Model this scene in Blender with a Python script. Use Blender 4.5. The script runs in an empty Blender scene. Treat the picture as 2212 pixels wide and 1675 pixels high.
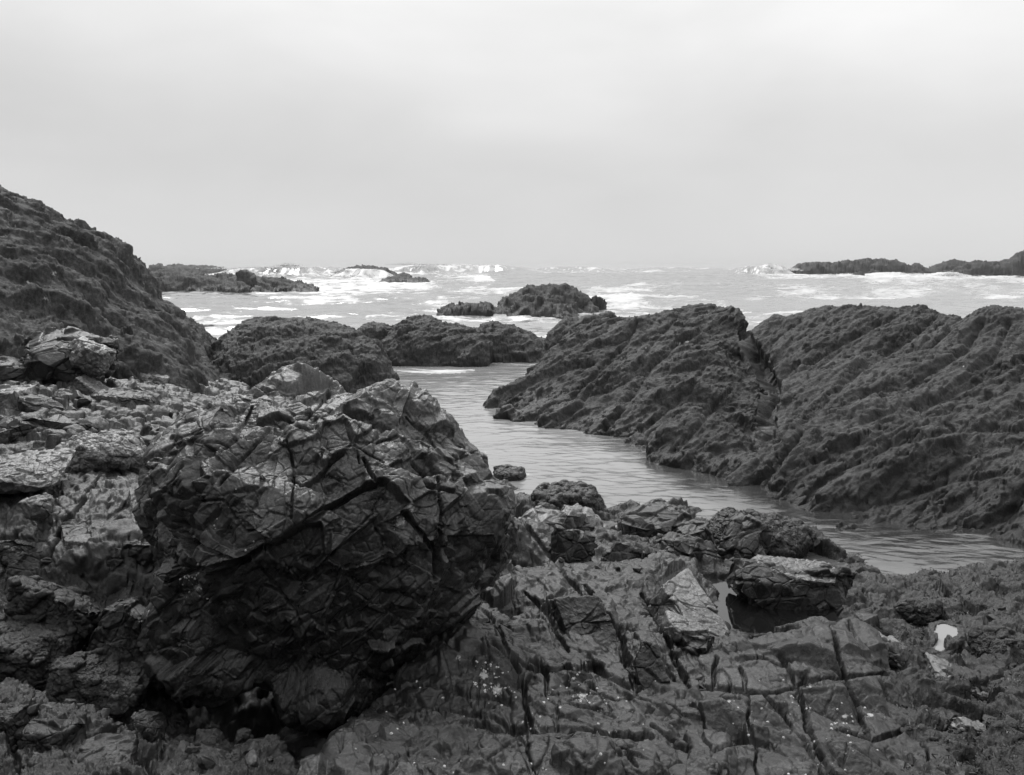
import bpy, math, time
import numpy as np
T0 = time.time()
C = bpy.context.scene
R = math.radians
rng = np.random.default_rng(7)
SUN, EXPO, HAZE = 2.0, 0.0, 0.0002
Q = 1.0          # mesh coarseness, 1 = final
DEV = 0

# ------------------------------------------------------------------ camera
W0, H0, F = 2212.0, 1675.0, 1850.0        # picture frame in which positions were measured
EYE, PITCH = 3.0, R(8.0)
cam = bpy.data.cameras.new('camera'); co = bpy.data.objects.new('camera', cam)
C.collection.objects.link(co)
cam.sensor_width = 36.0; cam.lens = 36.0 * F / W0
cam.clip_start = 0.05; cam.clip_end = 20000
co.location = (0, 0, EYE); co.rotation_euler = (R(90) - PITCH, 0, 0)
C.camera = co

# ------------------------------------------------------------------ sky and light: bright overcast day, grey
w = bpy.data.worlds.new('World'); C.world = w; w.use_nodes = True
nt = w.node_tree; nt.nodes.clear()
def nn(t, kind, **kw):
    n = t.nodes.new(kind)
    for k, v in kw.items():
        if k in n.inputs.keys() and not hasattr(n, k): n.inputs[k].default_value = v
        else: setattr(n, k, v)
    return n
def mth(t, op, a, b=None, c=None, clamp=False):
    n = t.nodes.new('ShaderNodeMath'); n.operation = op; n.use_clamp = clamp
    for i, v in enumerate((a, b, c)):
        if v is None: continue
        if isinstance(v, (int, float)): n.inputs[i].default_value = v
        else: t.links.new(v, n.inputs[i])
    return n.outputs[0]
def ramp(t, src, pts, interp='LINEAR'):
    n = t.nodes.new('ShaderNodeValToRGB'); n.color_ramp.interpolation = interp
    el = n.color_ramp.elements
    while len(el) < len(pts): el.new(0.5)
    for e, (p, v) in zip(el, pts):
        e.position = p; e.color = (v, v, v, 1)
    t.links.new(src, n.inputs[0]); return n.outputs[0]
tc = nn(nt, 'ShaderNodeTexCoord')
sep = nn(nt, 'ShaderNodeSeparateXYZ'); nt.links.new(tc.outputs['Generated'], sep.inputs[0])
up = mth(nt, 'MAXIMUM', sep.outputs[2], 0.0)
# overcast luminance: rises from the horizon to the zenith
lum = mth(nt, 'MULTIPLY', ramp(nt, up, [(0, .335), (.11, .335), (.19, .375), (.29, .455), (1, .95)]), 2.0)
mp = nn(nt, 'ShaderNodeMapping'); mp.inputs['Scale'].default_value = (1.0, 1.0, 2.6)
nt.links.new(tc.outputs['Generated'], mp.inputs[0])
cl = nn(nt, 'ShaderNodeTexNoise'); cl.inputs['Scale'].default_value = 3.4; cl.inputs['Detail'].default_value = 5; cl.inputs['Roughness'].default_value = 0.45
cl.inputs['Distortion'].default_value = 0.25
nt.links.new(mp.outputs[0], cl.inputs['Vector'])
cf = mth(nt, 'SUBTRACT', cl.outputs['Fac'], 0.5)
cf = mth(nt, 'MULTIPLY', cf, mth(nt, 'MULTIPLY_ADD', up, 1.0, 0.10))
lum = mth(nt, 'ADD', lum, cf)
# brighter towards the right of the view, where the cloud is thinner
lum = mth(nt, 'ADD', lum, mth(nt, 'MULTIPLY', mth(nt, 'MULTIPLY', sep.outputs[0], up), 0.5))
sky = nn(nt, 'ShaderNodeTexSky'); sky.sky_type = 'NISHITA'; sky.sun_disc = False
sky.sun_elevation = R(58); sky.sun_rotation = R(-20)
bw = nn(nt, 'ShaderNodeRGBToBW'); nt.links.new(sky.outputs[0], bw.inputs[0])
nis = mth(nt, 'MULTIPLY', bw.outputs[0], 0.004)
lum = mth(nt, 'ADD', lum, nis)
# sky dimmed behind the viewpoint to darken rock facing it, full over the sea
lum = mth(nt, 'MULTIPLY', lum, ramp(nt, mth(nt, 'MULTIPLY_ADD', sep.outputs[1], .5, .5), [(0.0, .42), (.40, .62), (.72, 1.0), (1, 1.0)]))
bg = nn(nt, 'ShaderNodeBackground'); nt.links.new(lum, bg.inputs[0]); bg.inputs[1].default_value = 1.0
wo = nn(nt, 'ShaderNodeOutputWorld'); nt.links.new(bg.outputs[0], wo.inputs[0])
sl = bpy.data.lights.new('sun', 'SUN'); sl.energy = SUN; sl.angle = R(25)
so = bpy.data.objects.new('sun', sl); C.collection.objects.link(so)
so.rotation_euler = (R(-38), R(-16), 0)      # light arrives from over the sea, high
C.view_settings.view_transform = 'Standard'; C.view_settings.look = 'None'
C.view_settings.exposure = EXPO; C.view_settings.gamma = 1.0
C.cycles.max_bounces = 6; C.cycles.diffuse_bounces = 2; C.cycles.glossy_bounces = 2
C.cycles.use_denoising = True

# ------------------------------------------------------------------ numpy noise
f32 = np.float32
perm = rng.permutation(256).astype(np.int32)
grad = rng.normal(size=(256, 3)); grad /= np.linalg.norm(grad, axis=1)[:, None]; grad = grad.astype(f32)
jit = rng.random((256, 3)).astype(f32)
def _h(ix, iy, iz): return perm[(perm[(perm[ix & 255] + iy) & 255] + iz) & 255]
def perlin(p):
    p = p.astype(f32); i = np.floor(p).astype(np.int32); f = p - i
    u = f * f * f * (f * (f * 6 - 15) + 10)
    res = 0
    for dx in (0, 1):
        wx = u[:, 0] if dx else 1 - u[:, 0]
        for dy in (0, 1):
            wy = wx * (u[:, 1] if dy else 1 - u[:, 1])
            for dz in (0, 1):
                wz = wy * (u[:, 2] if dz else 1 - u[:, 2])
                g = grad[_h(i[:, 0] + dx, i[:, 1] + dy, i[:, 2] + dz)]
                res = res + wz * (g[:, 0] * (f[:, 0] - dx) + g[:, 1] * (f[:, 1] - dy) + g[:, 2] * (f[:, 2] - dz))
    return res * 1.6
def fbm(p, o=4, lac=2.03, gain=0.5, ridge=False):
    s = 0; a = 1.0; p = p.astype(f32)
    for k in range(o):
        n = perlin(p + 17.3 * k)
        s = s + a * ((1 - 2 * np.abs(n)) if ridge else n)
        p = p * lac; a *= gain
    return s
def voro(q, seed=0):
    q = q.astype(f32) + seed * 7.13
    i = np.floor(q).astype(np.int32); f = q - i
    F1 = np.full(len(q), 9, f32); F2 = F1.copy(); cid = np.zeros(len(q), np.int64)
    for dx in (-1, 0, 1):
        for dy in (-1, 0, 1):
            for dz in (-1, 0, 1):
                jx, jy, jz = i[:, 0] + dx, i[:, 1] + dy, i[:, 2] + dz
                j = jit[_h(jx, jy, jz)]
                d = (j[:, 0] + dx - f[:, 0])**2 + (j[:, 1] + dy - f[:, 1])**2 + (j[:, 2] + dz - f[:, 2])**2
                m = d < F1
                F2 = np.where(m, F1, np.minimum(F2, d)); F1 = np.where(m, d, F1)
                cid = np.where(m, ((jx & 4095).astype(np.int64) << 24) | ((jy & 4095).astype(np.int64) << 12) | (jz & 4095), cid)
    return np.sqrt(F1), np.sqrt(F2), cid
def sstep(a, b, x):
    t = np.clip((x - a) / (b - a), 0, 1); return t * t * (3 - 2 * t)

# ------------------------------------------------------------------ picture <-> world
cp, sp = math.cos(PITCH), math.sin(PITCH)
def ray(px, py):
    u = (px - W0 / 2) / F; v = (H0 / 2 - py) / F
    return np.array([u, cp + sp * v, -sp + cp * v])
def PY(px, py, Y): d = ray(px, py); return np.array([0, 0, EYE]) + d * (Y / d[1])
def PZ(px, py, z): d = ray(px, py); return np.array([0, 0, EYE]) + d * ((z - EYE) / d[2])
def proj(V):
    x, y, z = V[:, 0], V[:, 1], V[:, 2] - EYE
    d = y * cp - z * sp; v = y * sp + z * cp
    d = np.where(d > 0.05, d, 0.05)
    return np.stack([W0 / 2 + F * x / d, H0 / 2 - F * v / d, d], 1)

# ------------------------------------------------------------------ meshes
def grid_faces(nr, nc, base=0):
    i = np.arange(nr - 1)[:, None] * nc + np.arange(nc - 1)[None, :] + base
    return np.stack([i, i + 1, i + nc + 1, i + nc], -1).reshape(-1, 4)
def cube_sphere(n):
    t = np.tan(np.linspace(-np.pi / 4, np.pi / 4, n))
    a, b = np.meshgrid(t, t, indexing='ij'); o = np.ones_like(a)
    Vs, Fs = [], []
    for k, v in enumerate(((o, a, b), (-o, b, a), (b, o, a), (a, -o, b), (a, b, o), (b, a, -o))):
        Vs.append(np.stack(v, -1).reshape(-1, 3)); Fs.append(grid_faces(n, n, k * n * n))
    V = np.concatenate(Vs); V /= np.linalg.norm(V, axis=1)[:, None]; Fc = np.concatenate(Fs)
    key = np.round(V * 1e5).astype(np.int64); key = (key[:, 0] + 200000) * 400001**2 + (key[:, 1] + 200000) * 400001 + key[:, 2]
    _, idx, inv = np.unique(key, return_index=True, return_inverse=True)
    V = V[idx]; Fc = inv.reshape(-1)[Fc]
    nf = np.cross(V[Fc[:, 2]] - V[Fc[:, 0]], V[Fc[:, 3]] - V[Fc[:, 1]]); bad = (nf * V[Fc].mean(1)).sum(1) < 0; Fc[bad] = Fc[bad][:, ::-1]      # all faces look outward
    return V, Fc
def normals(V, Fc):
    a, b, c, d = (V[Fc[:, k]] for k in range(4))
    n = np.cross(c - a, d - b)
    out = np.zeros_like(V)
    for k in range(3):
        s = 0
        for j in range(4): s = s + np.bincount(Fc[:, j], n[:, k], len(V))
        out[:, k] = s
    out /= np.linalg.norm(out, axis=1)[:, None] + 1e-12
    return out
def mesh_obj(name, V, Fc, mat, parent=None, loc=None, attrs=None, smooth=True):
    loc = np.zeros(3) if loc is None else np.asarray(loc, float)
    m = bpy.data.meshes.new(name)
    m.vertices.add(len(V)); m.vertices.foreach_set('co', (V - loc).astype(f32).ravel())
    k = Fc.shape[1]
    m.loops.add(len(Fc) * k); m.loops.foreach_set('vertex_index', Fc.astype(np.int32).ravel())
    m.polygons.add(len(Fc)); m.polygons.foreach_set('loop_start', np.arange(0, len(Fc) * k, k, dtype=np.int32))
    m.polygons.foreach_set('use_smooth', np.full(len(Fc), smooth))
    for an, av in (attrs or {}).items():
        at = m.attributes.new(an, 'FLOAT', 'POINT'); at.data.foreach_set('value', av.astype(f32))
    m.update(); m.validate()
    m.materials.append(mat)
    o = bpy.data.objects.new(name, m); C.collection.objects.link(o)
    o.location = loc
    if parent is not None: o.parent = parent
    return o
def tag(o, label=None, cat=None, group=None, kind=None):
    for k, v in (('label', label), ('category', cat), ('group', group), ('kind', kind)):
        if v: o[k] = v
    return o

def rotm(ax, ay, az):
    cx, sx, cy, sy, cz, sz = math.cos(ax), math.sin(ax), math.cos(ay), math.sin(ay), math.cos(az), math.sin(az)
    return np.array([[cz, -sz, 0], [sz, cz, 0], [0, 0, 1]]) @ np.array([[cy, 0, sy], [0, 1, 0], [-sy, 0, cy]]) @ np.array([[1, 0, 0], [0, cx, -sx], [0, sx, cx]])
def frame(l, n):
    """rows: along-strata direction l, across in the bedding, bedding normal n"""
    l = np.array(l, float); l /= np.linalg.norm(l); n = np.array(n, float); n -= l * (n @ l); n /= np.linalg.norm(n)
    return np.stack([l, np.cross(n, l), n])

# break a surface into planar blocks: cells of a stretched cell pattern are each pulled to a plane
def fracture(V, N, S, scale, flat=0.8, tilt=0.15, off=0.02, cw=0.08, cd=0.03, seed=0, warp=0.15, wf=0.7, mx=0.3, mask=None):
    q = (V @ S.T) / np.array(scale)
    wv = np.stack([perlin(q * wf + 31.7 * (k + 1) + seed) for k in range(3)], 1)
    F1, F2, cid = voro(q + wv * warp * 2, seed)
    _, inv = np.unique(cid, return_inverse=True); n = inv.max() + 1
    cnt = np.bincount(inv, minlength=n).astype(float)
    c = np.stack([np.bincount(inv, V[:, k], n) / cnt for k in range(3)], 1)
    m = np.stack([np.bincount(inv, N[:, k], n) / cnt for k in range(3)], 1)
    r = np.random.default_rng(seed + 100)
    m += r.normal(size=(n, 3)) * tilt; m /= np.linalg.norm(m, axis=1)[:, None] + 1e-9
    o = r.normal(size=n) * off
    mi = m[inv]; dn = np.maximum((N * mi).sum(1), 0.35)
    t = np.clip(((c[inv] - V) * mi).sum(1) / dn, -mx, mx)
    e = np.exp(-((F2 - F1) / cw)**2)
    d = flat * t + o[inv] - cd * e * (0.6 + 0.4 * np.clip(wv[:, 0] * 3, -1, 1))
    if mask is not None: d = d * mask
    return V + N * d[:, None]

# a surface built up from convex, flat faced blocks: outermost of all blocks, measured along direction D from the plain surface
def blockfield(V, D, B, gap, tmax=.3, over=(), omax=None):
    omax = omax or tmax
    t = np.full(len(V), -gap, float)
    rad = np.array([b[2] for b in B]); cs = max(rad.max(), .02)
    ki = np.floor((V - V.min(0)) / cs).astype(np.int64) + 1; dim = ki.max(0) + 3
    key = (ki[:, 0] * dim[1] + ki[:, 1]) * dim[2] + ki[:, 2]
    order = np.argsort(key, kind='stable'); ks = key[order]
    def near(c):
        kc = np.floor((c - V.min(0)) / cs).astype(np.int64) + 1; out = []
        for dx in (-1, 0, 1):
            for dy in (-1, 0, 1):
                k0 = ((kc[0] + dx) * dim[1] + kc[1] + dy) * dim[2] + kc[2]
                s, e = np.searchsorted(ks, k0 - 1), np.searchsorted(ks, k0 + 2)
                if e > s: out.append(order[s:e])
        return np.concatenate(out) if out else np.zeros(0, int)
    def ev(idx, pl):
        n, d = pl[:, :3], pl[:, 3]
        num = d[None] - V[idx] @ n.T; den = D[idx] @ n.T
        q = np.where(den > .1, num / np.maximum(den, .1), np.where(num > 0, 9.0, -9.0))
        q[:, 0] = np.where(den[:, 0] < .35, -9.0, q[:, 0])      # grazing: the face does not reach here
        return q
    for c, pl, r_ in B:
        idx = near(c)
        if len(idx) == 0: continue
        idx = idx[((V[idx] - c)**2).sum(1) < r_ * r_]
        if len(idx) == 0: continue
        tb = ev(idx, pl).min(1); t[idx] = np.maximum(t[idx], np.minimum(tb, tmax))
    for c, pl, r_ in over:
        idx = np.where(((V - c)**2).sum(1) < r_ * r_)[0]
        if len(idx) == 0: continue
        q = ev(idx, pl); tb = q.min(1); top = (q[:, 0] <= q[:, 1:].min(1) + 1e-6) & (np.abs(q[:, 0]) < omax)
        t[idx] = np.where(top, q[:, 0], np.maximum(t[idx], np.minimum(tb, omax)))
    return V + D * t[:, None]
def mkblock(c, n, u1, a, b, off, r, th=(.2, .55), cuts=2, tilt=.1, lean=None):
    n0 = n + r.normal(size=3) * tilt + (0 if lean is None else lean); n0 /= np.linalg.norm(n0)
    u = u1 + r.normal(size=3) * .12; u = u - n0 * (u @ n0); u /= np.linalg.norm(u) + 1e-9; v = np.cross(n0, u)
    pl = [np.append(n0, n0 @ (c + n * off))]
    for dr, h in ((u, a), (-u, a), (v, b), (-v, b)):
        th_ = r.uniform(*th); m = dr * math.cos(th_) + n0 * math.sin(th_) + r.normal(size=3) * .06; m /= np.linalg.norm(m)
        pl.append(np.append(m, m @ (c + n * off + dr * h * r.uniform(.8, 1.1))))
    for k in range(cuts):
        an = r.uniform(0, 6.283); dr = u * math.cos(an) + v * math.sin(an)
        th_ = r.uniform(.4, 1.0); m = dr * math.cos(th_) + n0 * math.sin(th_); m /= np.linalg.norm(m)
        pl.append(np.append(m, m @ (c + n * off + dr * (a * abs(math.cos(an)) + b * abs(math.sin(an))) * r.uniform(.45, .9))))
    return c, np.array(pl), math.hypot(a, b) * 1.35 + .04
def hull2(p):
    p = sorted(map(tuple, p)); 
    def half(ps):
        h = []
        for q in ps:
            while len(h) > 1 and (h[-1][0] - h[-2][0]) * (q[1] - h[-2][1]) - (h[-1][1] - h[-2][1]) * (q[0] - h[-2][0]) <= 0: h.pop()
            h.append(q)
        return h
    return half(p)[:-1] + half(p[::-1])[:-1]
def polyblocks(V, N, lst, th=.35, ctrl=None):
    """blocks whose outer face has a given outline and facing"""
    P = proj(V); toc = np.array([0, 0, EYE]) - V; fr = (N * toc).sum(1) > 0; out = []
    for poly, nrm, off in lst:
        h = hull2(poly); cx, cy = np.mean(h, 0)
        m = np.where(fr, np.hypot(P[:, 0] - cx, P[:, 1] - cy), 1e9); i = np.argsort(m)[:40]
        i = i[np.argmin(P[i, 2])]; c0 = V[i]; a = N[i]
        n = np.array(nrm, float); n /= np.linalg.norm(n)
        if ctrl is not None:        # measured depths around the outline fix where the face lies
            w_ = 1 / ((ctrl[:, 0] - cx)**2 + (ctrl[:, 1] - cy)**2 + 300)**1.5; c0 = PY(cx, cy, (w_ @ ctrl[:, 2]) / w_.sum()); a = (np.array([0, 0, EYE]) - c0) / np.linalg.norm(c0 - np.array([0, 0, EYE]))
        c = c0 + a * off; eye = np.array([0, 0, EYE]); pts = []
        for x, y in h:
            d = ray(x, y); d /= np.linalg.norm(d); dn = d @ n
            if dn > -.12: dn = -.12
            s = ((c - eye) @ n) / dn; s = np.clip(s, np.linalg.norm(c - eye) - .35, np.linalg.norm(c - eye) + .35)
            q = eye + d * s; pts.append(q - n * ((q - c) @ n))
        pts = np.array(pts); cc = pts.mean(0); pl = [np.append(n, n @ c)]
        for k in range(len(pts)):
            p, q = pts[k], pts[(k + 1) % len(pts)]; e = q - p; le = np.linalg.norm(e)
            if le < 1e-4: continue
            o = np.cross(e / le, n)
            if o @ (p - cc) < 0: o = -o
            m_ = o * math.cos(th) + n * math.sin(th); pl.append(np.append(m_, m_ @ p))
        out.append((cc, np.array(pl), np.linalg.norm(pts - cc, axis=1).max() + .12))
    return out

JT = np.array([(-1, -.15, .35), (1, .1, .25), (.1, -1, .3), (-.1, 1, .3), (-.7, -.7, .2), (.6, -.75, .2)], float)
# joint-bounded blocks: in every cell the rock is the intersection of a top plane and several steep joint planes
def jointed(V, N, S, scale, seed=0, off=.02, cw=.05, cd=.02, mx=.15, tilt=.12, kk=(.5, 1.3), ee=(.25, .9), nf=3, warp=.1, J=None, amt=1.0, wf=.5):
    J = JT if J is None else np.array(J, float)
    q = (V @ S.T) / np.array(scale)
    wv = np.stack([perlin(q * wf + 31.7 * (k + 1) + seed) for k in range(3)], 1)
    F1, F2, cid = voro(q + wv * warp * 2, seed)
    _, inv = np.unique(cid, return_inverse=True); n = inv.max() + 1
    cnt = np.bincount(inv, minlength=n).astype(float)
    c = np.stack([np.bincount(inv, V[:, k], n) / cnt for k in range(3)], 1)
    m = np.stack([np.bincount(inv, N[:, k], n) / cnt for k in range(3)], 1); m /= np.linalg.norm(m, axis=1)[:, None] + 1e-9
    ci = c[inv]; rel = ci - V
    sz = np.sqrt(np.bincount(inv, (rel**2).sum(1), n) / cnt)
    r = np.random.default_rng(seed + 100)
    n0 = m + r.normal(size=(n, 3)) * tilt; n0 /= np.linalg.norm(n0, axis=1)[:, None]
    o = r.normal(size=n) * off
    ni = n0[inv]; d = (rel * ni).sum(1) / np.maximum((N * ni).sum(1), .35) + o[inv]
    for f in range(nf):
        j = J[r.integers(0, len(J), n)] + r.normal(size=(n, 3)) * .12
        tg = j - m * (j * m).sum(1)[:, None]; tg /= np.linalg.norm(tg, axis=1)[:, None] + 1e-6
        nj = m + tg * r.uniform(*kk, n)[:, None]; nj /= np.linalg.norm(nj, axis=1)[:, None]
        ef = (r.uniform(*ee, n) * sz)[:, None] * tg
        nv = nj[inv]
        t = ((rel + ef[inv]) * nv).sum(1) / np.maximum((N * nv).sum(1), .30) + o[inv]
        d = np.minimum(d, t)
    d = np.clip(d, -mx, mx)
    e = np.exp(-((F2 - F1) / cw)**2)
    return V + N * (d * amt - cd * e)[:, None]

def cracks(V, N, P, lines, dep=1.0):
    """carve grooves that follow polylines; lines: (points, width_m, depth_m)"""
    toc = np.array([0, 0, EYE]) - V; facing = (N * toc).sum(1) / np.linalg.norm(toc, axis=1)
    fr = sstep(-0.25, 0.05, facing)
    wob = np.stack([perlin(V * 5), perlin(V * 5 + 40)], 1) * 0.02 + np.stack([perlin(V * 20), perlin(V * 20 + 40)], 1) * 0.003
    Q = P[:, :2] + wob * F / P[:, 2:3]
    tot = np.zeros(len(V))
    for pts, wd, dp in lines:
        pts = np.array(pts, float)
        lo, hi = pts.min(0) - 60, pts.max(0) + 60
        s = np.where((P[:, 0] > lo[0]) & (P[:, 0] < hi[0]) & (P[:, 1] > lo[1]) & (P[:, 1] < hi[1]))[0]
        if len(s) == 0: continue
        q = Q[s]; best = np.full(len(s), 1e9); tt = np.zeros(len(s))
        for k in range(len(pts) - 1):
            a, b = pts[k], pts[k + 1]; ab = b - a
            t = np.clip(((q - a) @ ab) / (ab @ ab), 0, 1)
            d = np.linalg.norm(q - a - t[:, None] * ab, axis=1)
            m = d < best; best[m] = d[m]; tt[m] = (k + t[m]) / (len(pts) - 1)
        met = best * P[s, 2] / F
        width = wd * (0.55 + 0.3 * np.sin(np.pi * np.clip(tt, 0.03, 0.97))**0.6 + .3 * perlin(V[s] * 6))
        g = dp * .55 * np.clip(1.1 - met / (width * .5), 0, 1)**0.8
        tot[s] = np.maximum(tot[s], g)
    return V - N * (tot * fr * dep)[:, None]

def inpoly(P, poly):
    poly = np.array(poly, float); x, y = P[:, 0], P[:, 1]; r = np.zeros(len(P), bool)
    j = len(poly) - 1
    for i in range(len(poly)):
        xi, yi = poly[i]; xj, yj = poly[j]
        if abs(yj - yi) > 1e-9:
            r ^= ((yi > y) != (yj > y)) & (x < (xj - xi) * (y - yi) / (yj - yi) + xi)
        j = i
    return r
def plates(V, Fc, lst, N, dmax=0.22):
    """cut named flat faces of the rock: each a polygon outline, a facing direction and how far it stands out"""
    P = proj(V)
    toc = np.array([0, 0, EYE]) - V; fr = (N * toc).sum(1) > 0
    wob = np.stack([perlin(V * 12), perlin(V * 12 + 40)], 1) * 0.012
    Q = P[:, :2] + wob * F / P[:, 2:3]
    V2 = V.copy()
    for poly, nrm, off in lst:
        m = inpoly(Q, poly) & fr
        if m.sum() < 10: continue
        # nearest surface layer only
        dm = np.median(P[m, 2]); m &= np.abs(P[:, 2] - dm) < 0.6
        c = V2[m].mean(0); a = N[m].mean(0); a /= np.linalg.norm(a)
        n = np.array(nrm, float); n /= np.linalg.norm(n)
        den = a @ n
        if den < 0.3: n = n + a * 0.6; n /= np.linalg.norm(n); den = max(a @ n, 0.3)
        t = ((c + a * off - V2[m]) @ n) / den
        V2[m] += a * np.clip(t, -dmax, dmax)[:, None]
    return V2

# ------------------------------------------------------------------ materials
def mat_rock(name, dark, light, lichen=0.22, lamt=0.25, scale=3.0, rough=(0.35, 0.7), bump=0.5, bdist=0.01, fine=60, spec=0.5, vein=0.0, lw=(0.40, 0.62), wet=0):
    m = bpy.data.materials.new(name); m.use_nodes = True; t = m.node_tree; t.nodes.clear(); L = t.links.new
    tc = nn(t, 'ShaderNodeTexCoord'); geo = nn(t, 'ShaderNodeNewGeometry')
    def noise(s, d=6, r=0.6, dist=0.0):
        n = nn(t, 'ShaderNodeTexNoise'); n.inputs['Scale'].default_value = s; n.inputs['Detail'].default_value = d
        n.inputs['Roughness'].default_value = r; n.inputs['Distortion'].default_value = dist
        L(geo.outputs['Position'], n.inputs['Vector']); return n.outputs['Fac']
    n1 = noise(scale, 8, 0.62, 0.6); n2 = noise(scale * 6, 8, 0.7, 0.3); n3 = noise(fine, 6, 0.75)
    a = mth(t, 'ADD', mth(t, 'MULTIPLY', n1, 0.5), mth(t, 'MULTIPLY', n2, 0.5))
    base = ramp(t, a, [(lw[0], dark), (lw[1], light)])
    sp_ = ramp(t, n3, [(0.34, 0.42), (0.5, 1.0), (0.66, 2.0)])
    col = mth(t, 'MULTIPLY', base, sp_)
    pm = ramp(t, mth(t, 'ADD', mth(t, 'MULTIPLY', noise(scale * 1.7 + 0.3, 9, 0.72, 0.2), 0.6), mth(t, 'MULTIPLY', n3, 0.4)), [(0.535, 0), (0.60, 1)])
    pm = mth(t, 'MULTIPLY', pm, lamt)
    at = nn(t, 'ShaderNodeAttribute'); at.attribute_name = 'lichen'
    lm = ramp(t, mth(t, 'ADD', at.outputs['Fac'], mth(t, 'MULTIPLY', mth(t, 'SUBTRACT', mth(t, 'MULTIPLY_ADD', n3, .5, mth(t, 'MULTIPLY', noise(fine * .35, 4, .7), .5)), 0.5), 3.2)), [(0.5, 0), (0.8, 1)])
    mx = nn(t, 'ShaderNodeMix'); L(pm, mx.inputs[0]); L(col, mx.inputs[2]); mx.inputs[3].default_value = lichen
    mx2 = nn(t, 'ShaderNodeMix'); L(lm, mx2.inputs[0]); L(mx.outputs[0], mx2.inputs[2]); mx2.inputs[3].default_value = 0.42
    cb = nn(t, 'ShaderNodeCombineColor')
    for k in range(3): L(mx2.outputs[0], cb.inputs[k])
    b = nn(t, 'ShaderNodeBsdfPrincipled'); L(cb.outputs[0], b.inputs['Base Color'])
    ro = mth(t, 'MULTIPLY_ADD', n2, rough[1] - rough[0], rough[0])
    if wet:         # rock soaked by the tide up to an uneven line: black algae, glossy
        sz = nn(t, 'ShaderNodeSeparateXYZ'); L(geo.outputs['Position'], sz.inputs[0])
        zz = mth(t, 'MULTIPLY_ADD', mth(t, 'SUBTRACT', n1, .5), -wet * 1.6, sz.outputs[2])
        wm = nn(t, 'ShaderNodeMapRange'); L(zz, wm.inputs[0]); wm.inputs[1].default_value = wet * .55; wm.inputs[2].default_value = wet * 1.15; wm.inputs[3].default_value = 1; wm.inputs[4].default_value = 0
        mw = nn(t, 'ShaderNodeMix'); mw.data_type = 'RGBA'; L(mth(t, 'MULTIPLY', wm.outputs[0], .75), mw.inputs[0]); L(cb.outputs[0], mw.inputs[6]); mw.inputs[7].default_value = (.006, .006, .006, 1)
        L(mw.outputs[2], b.inputs['Base Color']); ro = mth(t, 'MULTIPLY_ADD', wm.outputs[0], -.25, ro, clamp=True)
    L(ro, b.inputs['Roughness'])
    b.inputs['Specular IOR Level'].default_value = spec
    # surface relief
    rd = nn(t, 'ShaderNodeTexVoronoi'); rd.feature = 'DISTANCE_TO_EDGE'; rd.inputs['Scale'].default_value = scale * 3.3
    vp = nn(t, 'ShaderNodeVectorMath'); vp.operation = 'ADD'
    nd = nn(t, 'ShaderNodeTexNoise'); nd.inputs['Scale'].default_value = scale * 3; nd.inputs['Detail'].default_value = 4; L(geo.outputs['Position'], nd.inputs['Vector'])
    sc = nn(t, 'ShaderNodeVectorMath'); sc.operation = 'SCALE'; sc.inputs['Scale'].default_value = 0.5 / scale; L(nd.outputs['Color'], sc.inputs[0])
    L(geo.outputs['Position'], vp.inputs[0]); L(sc.outputs[0], vp.inputs[1]); L(vp.outputs[0], rd.inputs['Vector'])
    ck = ramp(t, rd.outputs['Distance'], [(0.0, 0.0), (0.035, 1.0)])
    hgt = mth(t, 'ADD', mth(t, 'MULTIPLY', n2, 2.0), mth(t, 'MULTIPLY', noise(fine * 0.7, 8, 0.8), 0.9))
    hgt = mth(t, 'ADD', hgt, mth(t, 'MULTIPLY', ck, vein))
    bp = nn(t, 'ShaderNodeBump'); bp.inputs['Strength'].default_value = bump; bp.inputs['Distance'].default_value = bdist
    L(hgt, bp.inputs['Height']); L(bp.outputs[0], b.inputs['Normal'])
    o = nn(t, 'ShaderNodeOutputMaterial'); L(b.outputs[0], o.inputs[0])
    return m
def mat_plain(name, v, rough=0.6, spec=0.3):
    m = bpy.data.materials.new(name); m.use_nodes = True; t = m.node_tree
    b = t.nodes['Principled BSDF']
    geo = nn(t, 'ShaderNodeNewGeometry'); n = nn(t, 'ShaderNodeTexNoise'); n.inputs['Scale'].default_value = 25; n.inputs['Detail'].default_value = 5
    t.links.new(geo.outputs['Position'], n.inputs['Vector'])
    c = ramp(t, n.outputs['Fac'], [(0.35, v * 0.8), (0.65, v)]); t.links.new(c, b.inputs['Base Color'])
    b.inputs['Roughness'].default_value = rough; b.inputs['Specular IOR Level'].default_value = spec
    return m
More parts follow.
